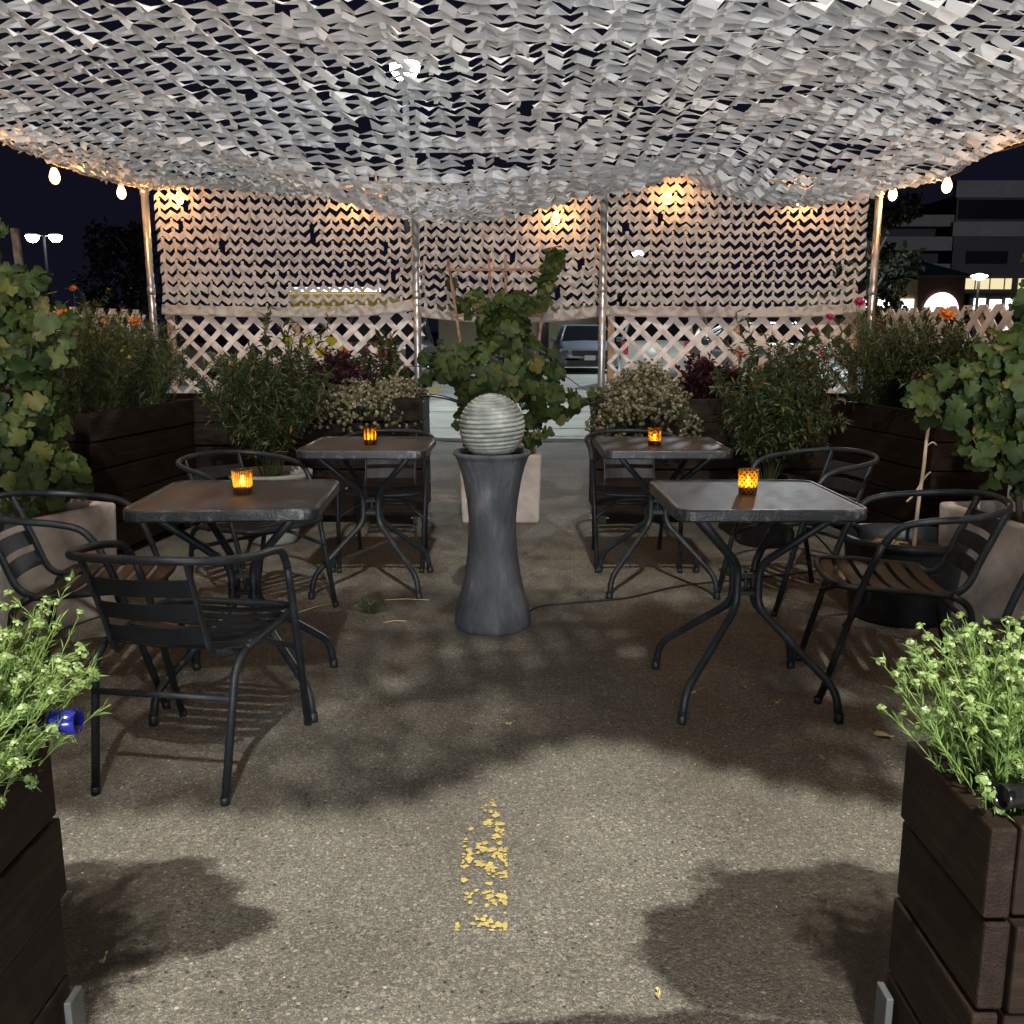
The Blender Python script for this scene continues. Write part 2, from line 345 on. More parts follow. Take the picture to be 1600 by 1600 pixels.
# worn yellow stripe in the foreground: separate paint flakes left on the asphalt
b = MB(); rnd = random.Random(11)
for gy in range(46):
    for gx in range(9):
        y = 1.80 + gy * .0125 + rnd.uniform(-.005, .005); x = -.118 + gx * .0128 + rnd.uniform(-.005, .005)
        nz = noise.noise(Vector((x * 27, y * 20, 1.7))) + .35 * noise.noise(Vector((x * 80, y * 70, 9)))
        d = .06 + .55 * max(0, (y - 2.12) / .25)
        if abs(y - 1.96) < .012: d += .3
        if nz < d + .01 - (0.12 if gx > 4 else 0): continue
        n = rnd.randint(4, 6); r0 = rnd.uniform(.0045, .0105); ph = rnd.random() * 6
        vs = [(x + math.cos(ph + 2 * PI * k / n) * r0 * rnd.uniform(.35, 1.5), y + math.sin(ph + 2 * PI * k / n) * r0 * rnd.uniform(.35, 1.7), .0030 + rnd.random() * .0016) for k in range(n)]
        vs = [(min(max(vx, -.122), -.010), max(vy, 1.80), vz) for vx, vy, vz in vs]
        b.add(vs, [tuple(range(n))])
tag(b.build('parking_stripe', M['yellow']), kind='structure')

# ------------------------------------------------------------------ net canopy and net curtains
def g2(x, s): return math.exp(-(x / s) ** 2)
def canopy_z(x, y):
    z = 2.165 - .02 * (abs(x) / 2.4) ** 2
    z -= .30 * g2(x + .28, 1.15) * g2(y - 5.25, 1.15)
    z -= .15 * g2(x - 1.65, .55) * g2(y - 5.6, .9)
    z -= .05 * g2(x - .2, 1.5) * g2(y - 2.6, 1.2)
    z += .19 * g2(x - .93, .36) * g2(y - 6.5, .95)
    z += .03 * max(0, (y - 5.8)) / .8
    fold = noise.noise(Vector((x * 1.1 - y * .25, y * .5, 3.1)))
    z += .055 * fold * min(1, max(0, (2.5 - abs(x)) * 2))
    ang = math.atan2(x - .93, 6.9 - y); d = math.hypot(x - .93, 6.9 - y)
    z += .034 * math.sin(ang * 12 + .6) * g2(d - 1.5, 1.2)
    return z
def front_edge(x):
    return .86 + .29 * g2(x - .30, .30) + .012 * math.sin(x * 9)  # unseen front edge, shaped so its shadow bounds the light pool on the ground
def canopy_p(u, v):
    y = v if v > 2 else 2 + (v - 2) * (2 - front_edge(u)) / 1.2
    return Vector((u, y, canopy_z(u, y)))
def ribbon_net(name, P, u0, u1, v0, v1, seed, per=.090, pitch=.086, hw=(.019, .030), amp=(.030, .008), nj=.013, curl=.012, dense=None, tie=0):
    rn = random.Random(seed); b = MB(); n = int((v1 - v0) / pitch)
    def nrm(u, v):
        e = .02; a = P(u + e, v) - P(u - e, v); c = P(u, v + e) - P(u, v - e); return a.cross(c).normalized()
    nu = int((u1 - u0) / (per / 2))
    phase = 0
    for j in range(n + 1):
        v = v0 + (v1 - v0) * j / n
        phase += rn.gauss(0, .10); flip = rn.random() < .04
        if flip: phase += 1
        h0 = rn.uniform(*hw) * (1.55 if dense is not None and v < dense else 1); am = amp[j % 2]; prev = None; roll = rn.uniform(-1, 1)
        for i in range(nu + 1):
            u = u0 + (u1 - u0) * i / nu
            s = 1 if (i % 2) else -1
            uu = min(max(u + phase * .0 + (per / 2) * .5 * math.sin(phase * 3) + rn.uniform(-.006, .006), u0), u1)
            c = P(uu, v + s * am + rn.uniform(-.004, .004)); nn = nrm(uu, v)
            e = P(uu, v + .01) - P(uu, v - .01); e.normalize()
            h = h0 * (1 + .35 * noise.noise(Vector((uu * 1.3, v * 1.3, seed)))) * rn.uniform(.85, 1.15)
            no = s * nj * rn.uniform(.3, 1.3); roll = .75 * roll + .25 * rn.uniform(-1.8, 1.8)
            cu = curl * (roll + .7 * s)
            cur = [c - e * h + nn * (no - cu), c + nn * (no + curl * .35 * rn.uniform(-.5, 1)), c + e * h + nn * (no + cu)]
            if prev and rn.random() > .012:
                b.add(prev + cur, [(0, 3, 4, 1), (1, 4, 5, 2)])
            if tie and s > 0 and i < nu and rn.random() < tie:
                x = (P(min(uu + .01, u1), v) - P(max(uu - .01, u0), v)).normalized() * rn.uniform(.008, .013); g = e * rn.uniform(.012, .024) + nn * rn.uniform(-.003, .006)
                b.add([cur[2] - x - e * .004, cur[2] + x - e * .004, cur[2] + x * .8 + g, cur[2] - x * .8 + g], [(0, 1, 2, 3)])
            prev = cur
        # short ties between this row and the next one
    return b
def facet_net(P, u0, u1, v0, v1, seed, per=.098, pitch=.083, dense=1.2):
    rn = random.Random(seed); b = MB(); n = int((v1 - v0) / pitch); ph = 0
    for j in range(n + 1):
        v = v0 + (v1 - v0) * j / n; ph += rn.gauss(0, .07); h0 = rn.uniform(.0145, .0190) * (.86 + .14 * min(1, max(0, (v - 4) / 2))) * (2.6 if v < 2.45 else 1)  # strips widened out of view to block the flood light
        am = rn.uniform(.017, .023); pts = []; u = u0 - per * (ph % 1) ; k = 0
        while u < u1 + per:
            uu = min(max(u + rn.uniform(-.005, .005), u0), u1)
            s_ = 1 if k % 2 else -1
            vv = v + s_ * am + rn.uniform(-.004, .004)
            c = P(uu, vv); a = P(uu + .02, vv) - P(uu - .02, vv); e = P(uu, vv + .02) - P(uu, vv - .02); e.normalize()
            nn = a.cross(e).normalized()
            pts.append((c + nn * (s_ * .006 + rn.gauss(0, .003)), e, nn)); u += per * (.56 if k % 2 else .44); k += 1
        mood = rn.gauss(0, .006); prev = None
        for k, (c, e, nn) in enumerate(pts):
            s_ = 1 if k % 2 else -1
            mood = .85 * mood + rn.gauss(0, .0028)
            t = .005 + mood + s_ * .005 + rn.gauss(0, .002); h = h0 * rn.uniform(.88, 1.12) * (1 + .45 * noise.noise(Vector((c.x * .9, c.y * .8, 4)))); o = c + nn * s_ * .008
            sk = Vector((rn.uniform(-.005, .005), 0, 0))
            cur = [o - e * h + nn * t - sk, o + nn * rn.uniform(-.004, .006), o + e * h - nn * t + sk]
            if prev and (c - pts[k - 1][0]).length > .012 and rn.random() > .015:
                b.add(prev + cur, [(0, 3, 4, 1), (1, 4, 5, 2)])
                if k % 2 == 0 and rn.random() < .70:      # die-cut tab that hangs below the strip
                    q = rn.uniform(.6, 1.3); dv = e * .017 * q - nn * rn.uniform(.010, .021) * q + Vector((rn.uniform(-.012, .012), 0, 0))
                    b.add([prev[0], cur[0], cur[0] + dv * rn.uniform(.8, 1.2) - (cur[0] - prev[0]) * .12, prev[0] + dv * rn.uniform(.8, 1.2) + (cur[0] - prev[0]) * .08], [(0, 1, 2, 3)])
            if s_ > 0 and rn.random() < .8:
                x = Vector((rn.uniform(.006, .012), 0, 0)); g = e * rn.uniform(.030, .050) + nn * rn.uniform(-.006, .008) + Vector((rn.uniform(-.01, .01), 0, 0))
                b.add([cur[2] - x - e * .004, cur[2] + x - e * .004, cur[2] + x * .8 + g, cur[2] - x * .8 + g], [(0, 1, 2, 3)])
            prev = cur
    return b
b = facet_net(canopy_p, -2.43, 2.43, .80, 6.62, 21)
can = thing('camouflage_net', 'large white shredded camouflage net stretched overhead as a ceiling', 'net canopy', (0, 3, 2.2))
o = b.build('net_fabric', M['net'], can); o.location = (0, -3, -2.2)
b = MB(); rn = random.Random(4)
for sgn in (-1, 1):
    pts = [Vector((sgn * 2.43, y / 10, canopy_z(sgn * 2.43, y / 10))) for y in range(9, 67)]
    b.tube([p + Vector((rn.uniform(-.006, .006), 0, rn.uniform(-.008, .008))) for p in pts], .011, 6)
pts = [Vector((x / 10, 6.63, canopy_z(x / 10, 6.62))) for x in range(-24, 25)]; b.tube(pts, .010, 6)
o = b.build('hem_rope', M['rope'], can); o.location = (0, -3, -2.2)
b = MB()   # fine net cords that carry the fabric strips
for k in range(14):
    y = .95 + k * .41 + rn.uniform(-.12, .12); sl = rn.uniform(-.05, .05); x0, x1 = sorted((rn.randint(-24, 6), rn.randint(0, 24)))
    b.tube([(x / 10, y + sl * x / 10 + .02 * math.sin(x * .7 + k), canopy_z(x / 10, y) - .010 - .010 * math.sin(x * 1.3 + k)) for x in range(x0, max(x1, x0 + 6) + 1)], .0011, 4)
o = b.build('net_cord', M['rope'], can); o.location = (0, -3, -2.2)

def curtain(label, x0, x1, zt, zb, sag, seed, arch=0, Y=6.62):
    def P(u, v):
        f = (u - x0) / (x1 - x0)
        # v = 0 hem .. 1 top
        hem = zb - sag * 4 * f * (1 - f) + arch * max(0, (f - .75) / .25) ** 2
        top = zt
        z = hem + (top - hem) * (v / 1.0)
        z += .020 * noise.noise(Vector((u * 1.8, z * 2.4, seed * 2))) * min(1, v * 6) * min(1, (1.05 - v) * 6)
        y = Y + .035 * noise.noise(Vector((u * 2.2, z * 1.1, seed))) + .02 * math.sin(u * 6 + z * 2)
        return Vector((u, y, z))
    H = zt - zb
    t = thing('net_curtain', label, 'net screen', ((x0 + x1) / 2, Y, zt), 0, 'net screens hung across the back')
    bb = ribbon_net('c', P, x0, x1, .04, 1.0, seed, pitch=.061 / H, hw=(.0172, .0208), amp=(.0150 / H, .0150 / H), tie=.9, nj=.006, curl=.005, per=.075)
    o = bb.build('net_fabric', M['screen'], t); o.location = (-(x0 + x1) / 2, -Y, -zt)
    hb = MB(); rn = random.Random(seed)
    n = 60; lo = []; up = []
    for i in range(n + 1):
        u = x0 + (x1 - x0) * i / n; p = P(u, 0)
        hgt = .05 + .025 * noise.noise(Vector((u * 5, seed, 0)))
        lo.append(p + Vector((0, -.012 + rn.uniform(-.004, .004), -.012))); up.append(p + Vector((0, .004, hgt)))
    hb.add(lo + up, [(i, i + 1, n + 2 + i, n + 1 + i) for i in range(n)])
    hb.tube([p + Vector((0, 0, .0)) for p in lo], .008, 6)
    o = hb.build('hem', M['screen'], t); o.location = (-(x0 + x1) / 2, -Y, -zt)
    return t
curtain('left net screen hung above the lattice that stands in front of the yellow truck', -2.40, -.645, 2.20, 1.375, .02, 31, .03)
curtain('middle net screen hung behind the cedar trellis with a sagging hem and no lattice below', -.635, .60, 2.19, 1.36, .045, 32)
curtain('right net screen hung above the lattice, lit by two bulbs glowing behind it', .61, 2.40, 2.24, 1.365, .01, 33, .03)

# ------------------------------------------------------------------ canopy poles
def pole(x, y, h, label, r=.024):
    t = thing('canopy_pole', label, 'pole', (x, y, 0), 0, 'metal poles holding the canopy')
    MB().tube([(0, 0, .0), (0, 0, h)], r, 14).build('tube', M['steel'], t)
    for zc in (h - .06, h * .68):
        b = MB(); b.lathe([(r, -.02), (r + .005, -.018), (r + .005, .026), (r, .030)], 14, (0, 0, zc)); b.build('collar', M['steel'], t)
    b = MB(); b.box((0, 0, .004), (.12, .12, .008)); b.build('base_plate', M['steel'], t)
pole(-.622, 6.34, 2.16, 'metal pole rising from the planter left of the trellis')
pole(.592, 6.34, 2.22, 'metal pole in front of the grey sedan, right of the trellis')
pole(-2.435, 6.56, 2.21, 'bulb-lit metal pole at the left end of the net screens')
pole(2.435, 6.56, 2.21, 'bulb-lit metal pole at the right end of the net screens')

# ------------------------------------------------------------------ string lights
def bulbs_string(label, cordpts, bulbs):
    c = bulbs[0]; t = thing('string_light', label, 'string lights', c, 0, 'festoon lights round the canopy')
    off = Vector(c)
    MB().tube([Vector(p) - off for p in smooth_path(cordpts, 4)], .005, 6).build('cord', M['cord'], t)
    for p in bulbs:
        q = Vector(p) - off
        s = MB(); s.lathe([(.004, .105), (.014, .10), (.017, .07), (.017, .045), (.012, .042)], 12); so = s.build('socket', M['blackplastic'], t, q)
        g = MB(); g.lathe([(.001, -.040), (.014, -.036), (.024, -.022), (.028, -.004), (.024, .018), (.015, .036), (.012, .046)], 16); go = g.build('bulb', M['bulbglass'], t, q); f = MB(); f.lathe([(.001, -.026), (.010, -.020), (.016, -.004), (.011, .014), (.001, .022)], 14); f.build('filament', M['bulb'], go)
LB = [(-2.50, 2.3, 2.05), (-2.50, 3.4, 2.06), (-2.50, 4.62, 2.095), (-2.50, 5.43, 2.075), (-2.50, 6.34, 2.115)]
bulbs_string('warm bulbs on a cord along the left edge of the canopy', [(x, y + d, z + .115 + .02 * abs(d)) for x, y, z in LB for d in (-.3, 0, .3)], LB)
RB = [(2.50, 2.5, 2.04), (2.50, 3.7, 2.05), (2.50, 4.77, 2.03), (2.50, 5.70, 2.065), (2.50, 6.50, 2.125)]
bulbs_string('warm bulbs on a cord along the right edge of the canopy', [(x, y + d, z + .115 + .02 * abs(d)) for x, y, z in RB for d in (-.3, 0, .3)], RB)
BB = [(-2.26, 6.725, 2.13), (-1.05, 6.725, 2.10), (.30, 6.725, 2.00), (1.06, 6.725, 2.13), (1.95, 6.725, 2.11)]
bulbs_string('warm bulbs on a cord glowing behind the net screens', [(x + d, y, z + .115 + .02 * abs(d)) for x, y, z in BB for d in (-.2, 0, .2)], BB)

# ------------------------------------------------------------------ lattice fences
def lattice(label, A, B, z0, z1, posts):
    A = Vector(A); B = Vector(B); d = (B - A); L = d.length; rz = math.atan2(d.y, d.x); H = z1 - z0
    t = thing('lattice_fence', label, 'fence', (A.x, A.y, 0), rz, 'white lattice fences round the seating')
    b = MB(); w = .021; sp = .108 * math.sqrt(2)
    for layer, sgn in ((0, 1), (1, -1)):
        k = -int(H / sp) - 2
        while k * sp < L + H + sp:
            x0 = k * sp
            # line x = x0 + sgn*z ; clip to the rectangle
            if sgn > 0: za = max(0, -x0); zb = min(H, L - x0)
            else: za = max(0, x0 - L); zb = min(H, x0)
            if zb - za > .03:
                hw = w * math.sqrt(2); y0 = -.003 + layer * .0095; y1 = y0 + .0085
                vs = []
                for y in (y0, y1):
                    for zz in (za, zb):
                        for dx in (-hw, hw):
                            vs.append((min(max(x0 + sgn * zz + dx, 0), L), y, z0 + zz))
                b.add(vs, [(0, 1, 3, 2), (4, 6, 7, 5), (0, 4, 5, 1), (2, 3, 7, 6), (0, 2, 6, 4), (1, 5, 7, 3)])
            k += 1
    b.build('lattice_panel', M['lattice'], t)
    for p in posts:
        q = MB(); q.box((p, .036, (z1 - .02) / 2), (.045, .04, z1 - .02)); q.build('post', M['tan_wood'], t, bevel=.003)
    return t
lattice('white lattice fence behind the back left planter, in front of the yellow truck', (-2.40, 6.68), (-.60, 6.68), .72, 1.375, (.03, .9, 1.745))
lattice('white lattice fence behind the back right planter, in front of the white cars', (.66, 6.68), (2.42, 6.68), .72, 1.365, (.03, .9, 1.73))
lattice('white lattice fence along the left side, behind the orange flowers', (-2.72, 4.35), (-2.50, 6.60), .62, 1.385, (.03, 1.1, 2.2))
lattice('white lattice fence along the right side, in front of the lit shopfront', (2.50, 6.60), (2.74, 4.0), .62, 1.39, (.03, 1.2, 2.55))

# ------------------------------------------------------------------ planters
def planter(label, A, B, depth, z0, z1, nb, ends=True, jig=.008, seed=1, group='dark brown timber planters', bracket=True, step=0.0):
    """long box: front face runs A -> B (seen side is to the right of A->B), depth away from it"""
    A = Vector((*A, 0)); B = Vector((*B, 0)); d = B - A; L = d.length; rz = math.atan2(d.y, d.x); rn = random.Random(seed)
    t = thing('timber_planter', label, 'planter', A, rz, group)
    b = MB(); bh = (z1 - z0) / nb; th = .036
    for k in range(nb):
        zc = z0 + bh * (k + .5); hh = bh - .007
        off = rn.uniform(-jig, jig) - step * (nb - 1 - k)
        tilt = Matrix.Rotation(rn.uniform(-.006, .006), 3, 'Y')
        b.box((L / 2, th / 2 + off, zc), (L + rn.uniform(-.006, .012), th, hh), tilt, 0)
        b.box((L / 2, depth - th / 2, zc), (L, th, hh), None, 0)
        for x, s in ((0, 1), (L, -1)):
            oo = rn.uniform(-jig, jig) - step * (nb - 1 - k)
            b.box((x + s * (th / 2 + oo), depth / 2, zc), (th, depth - 2 * th - .004, hh), None, 1)
    b.build('boards', [M['wood'], M['woody']], t, bevel=.004)
    s = MB(); nx, ny = max(4, int(L / .12)), 4
    vs = [(.04 + (L - .08) * i / nx, .04 + (depth - .08) * j / ny, z1 - .07 + .02 * noise.noise(Vector((i * .7, j * .9, seed)))) for j in range(ny + 1) for i in range(nx + 1)]
    s.add(vs, [(j * (nx + 1) + i, j * (nx + 1) + i + 1, (j + 1) * (nx + 1) + i + 1, (j + 1) * (nx + 1) + i) for j in range(ny) for i in range(nx)], 0, True)
    s.build('soil', M['soil'], t)
    if bracket:
        for x in (.05, L - .05):
            for y in (.05, depth - .05):
                q = MB(); q.box((x, y, (z0 + .10) / 2), (.05, .05, z0 + .10)); q.build('leg', M['steelbracket'], t, bevel=.003)
    return t
planter('dark timber planter along the back left, white flowers trailing over its front', (-2.52, 6.08), (-.575, 6.08), .54, .055, .825, 5, seed=2)
planter('dark timber planter along the back right, big cream flower mound over its front', (.545, 6.08), (2.52, 6.08), .54, .055, .825, 5, seed=3)
planter('dark timber planter along the left side, below the feathery hedge', (-2.20, 4.93), (-2.03, 6.04), .46, .055, .825, 5, seed=4)
planter('dark timber planter along the right side, behind the thin pale stick', (2.03, 6.04), (2.20, 4.93), .46, .055, .825, 5, seed=5)
FP = planter('low brown planter in the right foreground, lime flower heads and a black spotlight on it', (.640, 1.43), (.640, 1.15), 1.0, .05, .605, 4, jig=.010, seed=8, bracket=False)
FL = planter('low brown planter in the left foreground, blue capped spotlight on its rim', (-.745, .40), (-.745, 1.42), .9, .05, .615, 4, jig=.010, seed=9, bracket=False)
for par, x in ((FP, .03), (FL, .99)):
    q = MB(); q.box((x, -.018, .085), (.045, .012, .17)); q.build('leg', M['steelbracket'], par, bevel=.002)

# ------------------------------------------------------------------ concrete pots and trellis block
def square_pot(label, loc, rz, w, d, h, mat, wall=.045, bev=.018):
    t = thing('concrete_planter', label, 'planter', loc, rz)
    b = MB(); x, y = w / 2, d / 2; xi, yi = x - wall, y - wall; tp = .94
    ring = lambda a, c, z: [(-a, -c, z), (a, -c, z), (a, c, z), (-a, c, z)]
    vs = ring(x * tp, y * tp, 0) + ring(x, y, h) + ring(xi, yi, h) + ring(xi, yi, h - .08)
    fs = [(3, 2, 1, 0)]
    for r in range(3): fs += [(r * 4 + k, r * 4 + (k + 1) % 4, (r + 1) * 4 + (k + 1) % 4, (r + 1) * 4 + k) for k in range(4)]
    b.add(vs, fs); b.build('pot', mat, t, bevel=bev, seg=3)
    s = MB(); s.add([(-xi + .002, -yi + .002, h - .05), (xi - .002, -yi + .002, h - .05), (xi - .002, yi - .002, h - .05), (-xi + .002, yi - .002, h - .05)], [(0, 1, 2, 3)]); s.build('soil', M['soil'], t)
    return t
square_pot('pale concrete box planter holding the vine trellis behind the fountain', (-.075, 6.34, 0), 0, .54, .50, .46, M['conc'])
square_pot('pale concrete box planter at the left, under the grape leaves', (-2.10, 3.96, 0), R(-24), .48, .62, .50, M['conc'])
square_pot('pale concrete box planter at the right edge, behind the armchair', (2.19, 3.86, 0), R(10), .46, .70, .50, M['conc'])
def round_pot(name, label, loc, r, h, mat, taper=.68, wall=.022):
    t = thing(name, label, 'pot', loc)
    b = MB(); b.lathe([(.001, 0), (r * taper * .9, 0), (r * taper, .02), (r * (taper + .5 * (1 - taper)), h * .45), (r * .97, h * .88), (r, h - .03), (r + .008, h - .028), (r + .008, h), (r - wall, h), (r - wall - .006, h - .09)], 48); b.build('pot', mat, t)
    s = MB(); s.lathe([(.001, h - .062), (r * .5, h - .058), (r - wall - .004, h - .065)], 30); s.build('soil', M['soil'], t)
    return t
round_pot('round_pot', 'round pale grey pot behind the left front table', (-1.43, 5.56, 0), .235, .43, M['conc_grey'], .60)
round_pot('round_pot', 'round dark pot with the tall leafy shrub behind the right front table', (1.50, 5.52, 0), .215, .40, M['blackplastic'], .7)
bp = round_pot('round_pot', 'wide black pot with bare stick, beside the right armchair', (1.72, 4.06, 0), .255, .37, M['black'], .82)

def tree_stick():
    t = thing('bare_stick', 'thin pale bare stick with two twigs standing in the black pot', 'stick', (1.775, 4.08, .300))
    b = MB(); pts = smooth_path([(0, 0, 0), (.004, 0, .2), (.014, 0, .36), (.020, .005, .50), (.030, 0, .62)], 5)
    b.tube(pts, [.0095 - .003 * i / len(pts) for i in range(len(pts))], 7)
    b.tube(smooth_path([(.012, 0, .30), (-.02, -.01, .25), (-.055, -.015, .215)], 4), .005, 6)
    b.tube(smooth_path([(.012, 0, .30), (.03, .0, .33), (.047, 0, .345)], 4), .004, 6)
    b.tube(smooth_path([(.022, 0, .46), (.045, 0, .475), (.062, 0, .462)], 4), .0035, 6)
    b.build('stick', M['twig'], t)
tree_stick()
b = MB(); rn = random.Random(2)
for k in range(16):
    a = rn.random() * 6.28; l = rn.uniform(.03, .09)
    b.tube([(0, 0, 0), (math.cos(a) * l * .5, math.sin(a) * l * .5, rn.uniform(.02, .06)), (math.cos(a) * l, math.sin(a) * l, rn.uniform(.0, .05))], .0022, 4)
tag(b.build('dry_tuft', M['straw'], None, (1.64, 4.02, .306)), 'small dry straw tuft on the soil of the black pot', 'dry plant')

# trellis
TR = thing('trellis', 'reddish fan trellis standing in the concrete box behind the fountain', 'trellis', (-.075, 6.34, .42))
def bar(a, b_, w=.026, d=.018, name='stake'):
    a, b_ = Vector(a), Vector(b_); m = MB(); t = (b_ - a); L = t.length
    rot = t.to_track_quat('Z', 'Y').to_matrix(); m.box((a + b_) / 2, (w, d, L), rot); m.build(name, M['trellis'], TR, bevel=.002)
for (xt, xb, zt) in ((-.34, -.16, 1.285), (-.075, -.04, 1.31), (.035, .03, 1.31), (.315, .16, 1.28)): bar((xb, 0, 0), (xt, 0, zt))
bar((-.355, -.020, 1.215), (.345, -.020, 1.215), .026, .016, 'crossbar'); bar((-.31, -.020, .925), (.285, -.020, .925), .026, .016, 'crossbar'); bar((-.25, -.020, .50), (.22, -.020, .50), .026, .016, 'crossbar')

# ------------------------------------------------------------------ fountain
FT = thing('fountain', 'waisted dark stone fountain with a ridged grey ball on top', 'fountain', (-.083, 3.93, 0))
b = MB(); prof = [(.001, 0), (.155, 0), (.163, .006), (.1645, .03), (.158, .07), (.139, .14), (.121, .22), (.108, .31), (.1015, .40), (.101, .47), (.107, .545), (.121, .63), (.137, .69), (.152, .733), (.1615, .742), (.163, .752), (.158, .757), (.148, .754), (.140, .735), (.126, .705), (.001, .70)]
sp = []
for i in range(len(prof) - 1):
    sub = 4 if 4 <= i <= 12 else 1
    for k in range(sub):
        f = k / sub; sp.append((prof[i][0] + (prof[i + 1][0] - prof[i][0]) * f, prof[i][1] + (prof[i + 1][1] - prof[i][1]) * f))
sp.append(prof[-1])
b.lathe(sp, 64); b.v = [(x * (1 + .012 * noise.noise(Vector((x * 14, y * 14, z * 7)))), y * (1 + .012 * noise.noise(Vector((x * 14, y * 14, z * 7)))), z) for x, y, z in b.v]
b.build('pedestal', M['fount'], FT)
b = MB(); b.lathe([(.001, .722), (.132, .722)], 40); b.build('water', M['water'], FT)
b = MB(); pr = []; nr = 21; rb = .137
for i in range(nr):
    a0 = -PI / 2 * .86 + (PI * .93) * i / nr; a1 = -PI / 2 * .86 + (PI * .93) * (i + 1) / nr
    for f, dr in ((.0, -.0075), (.14, -.0075), (.24, -.001), (.5, .0014), (.86, -.0008), (.97, -.0065)):
        a = a0 + (a1 - a0) * f; r = rb + dr; pr.append((max(.001, r * math.cos(a)), r * math.sin(a)))
pr.append((.012, rb)); pr.append((.001, rb))
b.lathe(pr, 72); o = b.build('ridged_ball', M['ball'], FT, (0, 0, .857)); o.rotation_euler = (R(2), R(-3), 0)

# ------------------------------------------------------------------ tables
def make_table(label, loc, rz, topmat, proto=None):
    t = thing('bistro_table', label, 'table', loc, rz, 'square black metal tables')
    if proto:
        for ch in list(proto.children):
            c = ch.copy(); COL.objects.link(c); c.parent = t
            if ch.name.split('.')[0] == 'glass_top': c.data = ch.data.copy(); c.data.materials[0] = topmat
        return t
    def rr(h, r, z, n=6):
        out = []
        for cx, cy, a0 in ((h - r, h - r, 0), (-h + r, h - r, 90), (-h + r, -h + r, 180), (h - r, -h + r, 270)):
            for k in range(n + 1):
                a = R(a0 + 90 * k / n); out.append((cx + r * math.cos(a), cy + r * math.sin(a), z))
        return out
    H, r = .30, .055
    loops = [rr(H - .03, r - .02, .672), rr(H - .004, r, .672), rr(H, r, .678), rr(H, r, .706), rr(H - .003, r, .711), rr(H - .012, r - .008, .712), rr(H - .015, r - .010, .708), rr(H - .03, r - .02, .706)]
    b = MB(); n = len(loops[0])
    b.add([v for l in loops for v in l], [(i * n + k, i * n + (k + 1) % n, (i + 1) * n + (k + 1) % n, (i + 1) * n + k) for i in range(len(loops) - 1) for k in range(n)], 0, False)
    b.build('rim', M['rim'], t)
    b = MB(); lp = rr(H - .015, r - .010, .7075); lq = rr(H - .015, r - .010, .690); b.add(lp + lq, [tuple(range(n)), tuple(range(n, 2 * n))[::-1]]); b.build('glass_top', topmat, t)
    for sx in (-1, 1):
        for sy in (-1, 1):
            p = fillet([(sx * .215, sy * .215, .674), (sx * .036, sy * .030, .47), (sx * .036, sy * .030, .325), (sx * .245, sy * .245, .105), (sx * .255, sy * .255, .004)], .048, 6)
            b = MB(); b.tube(p, .0135, 10)
            b.lathe([(.001, 0), (.0155, 0), (.0165, .01), (.0158, .03), (.0135, .032)], 10, (sx * .255, sy * .255, 0)); b.build('leg', M['black'], t)
    b = MB(); b.box((0, 0, .432), (.078, .066, .016)); b.box((0, 0, .372), (.078, .066, .016)); b.tube([(0, 0, .36), (0, 0, .445)], .007, 8); b.build('hub', M['black'], t, bevel=.004)
    b = MB(); b.box((0, 0, .672), (.50, .04, .018), Matrix.Rotation(PI / 4, 3, 'Z')); b.box((0, 0, .6715), (.50, .04, .018), Matrix.Rotation(-PI / 4, 3, 'Z')); b.build('underframe', M['black'], t)
    return t
T0 = make_table('front right table with a diamond patterned amber candle holder on it', (.80, 3.14, 0), R(1), M['tabletop'])
make_table('front left table with a pale ribbed candle holder on it', (-.915, 3.14, 0), R(3), M['tabletop'], T0)
make_table('back left table with worn brown top and striped candle holder', (-.69, 4.58, 0), R(-1), M['tabletop_worn'], T0)
make_table('back right table with brown top and mottled candle holder', (.715, 4.58, 0), R(0), M['tabletop_worn'], T0)

def candle(label, loc, kind, r=.034, h=.078):
    t = thing('candle_holder', label, 'candle', loc, 0, 'amber glass candle holders')
    b = MB(); b.lathe([(.001, .0), (r * .86, .0), (r * .88, .004), (r * .9, .010), (r, h - .004), (r + .0015, h), (r - .003, h), (r * .86, .012), (.001, .010)], 40); b.build('glass', amber_mat('amber_glass_' + kind, kind), t)
    b = MB(); b.lathe([(.001, .011), (r * .78, .011), (r * .80, .026), (.001, .027)], 24); b.build('wax', M['wax'], t)
    b = MB(); b.lathe([(.001, .027), (.005, .031), (.0068, .038), (.005, .048), (.001, .060)], 12); b.build('flame', M['flame'], t)
candle('pale gold ribbed candle holder on the front left table', (-.913, 3.17, .7078), 'rib', .035, .08)
candle('diamond patterned amber candle holder on the front right table', (.797, 3.16, .7078), 'diamond', .034, .082)
candle('vertically striped amber candle holder on the back left table', (-.685, 4.56, .7078), 'stripe', .033, .082)
candle('mottled amber candle holder on the back right table', (.683, 4.52, .7078), 'mottle', .034, .084)

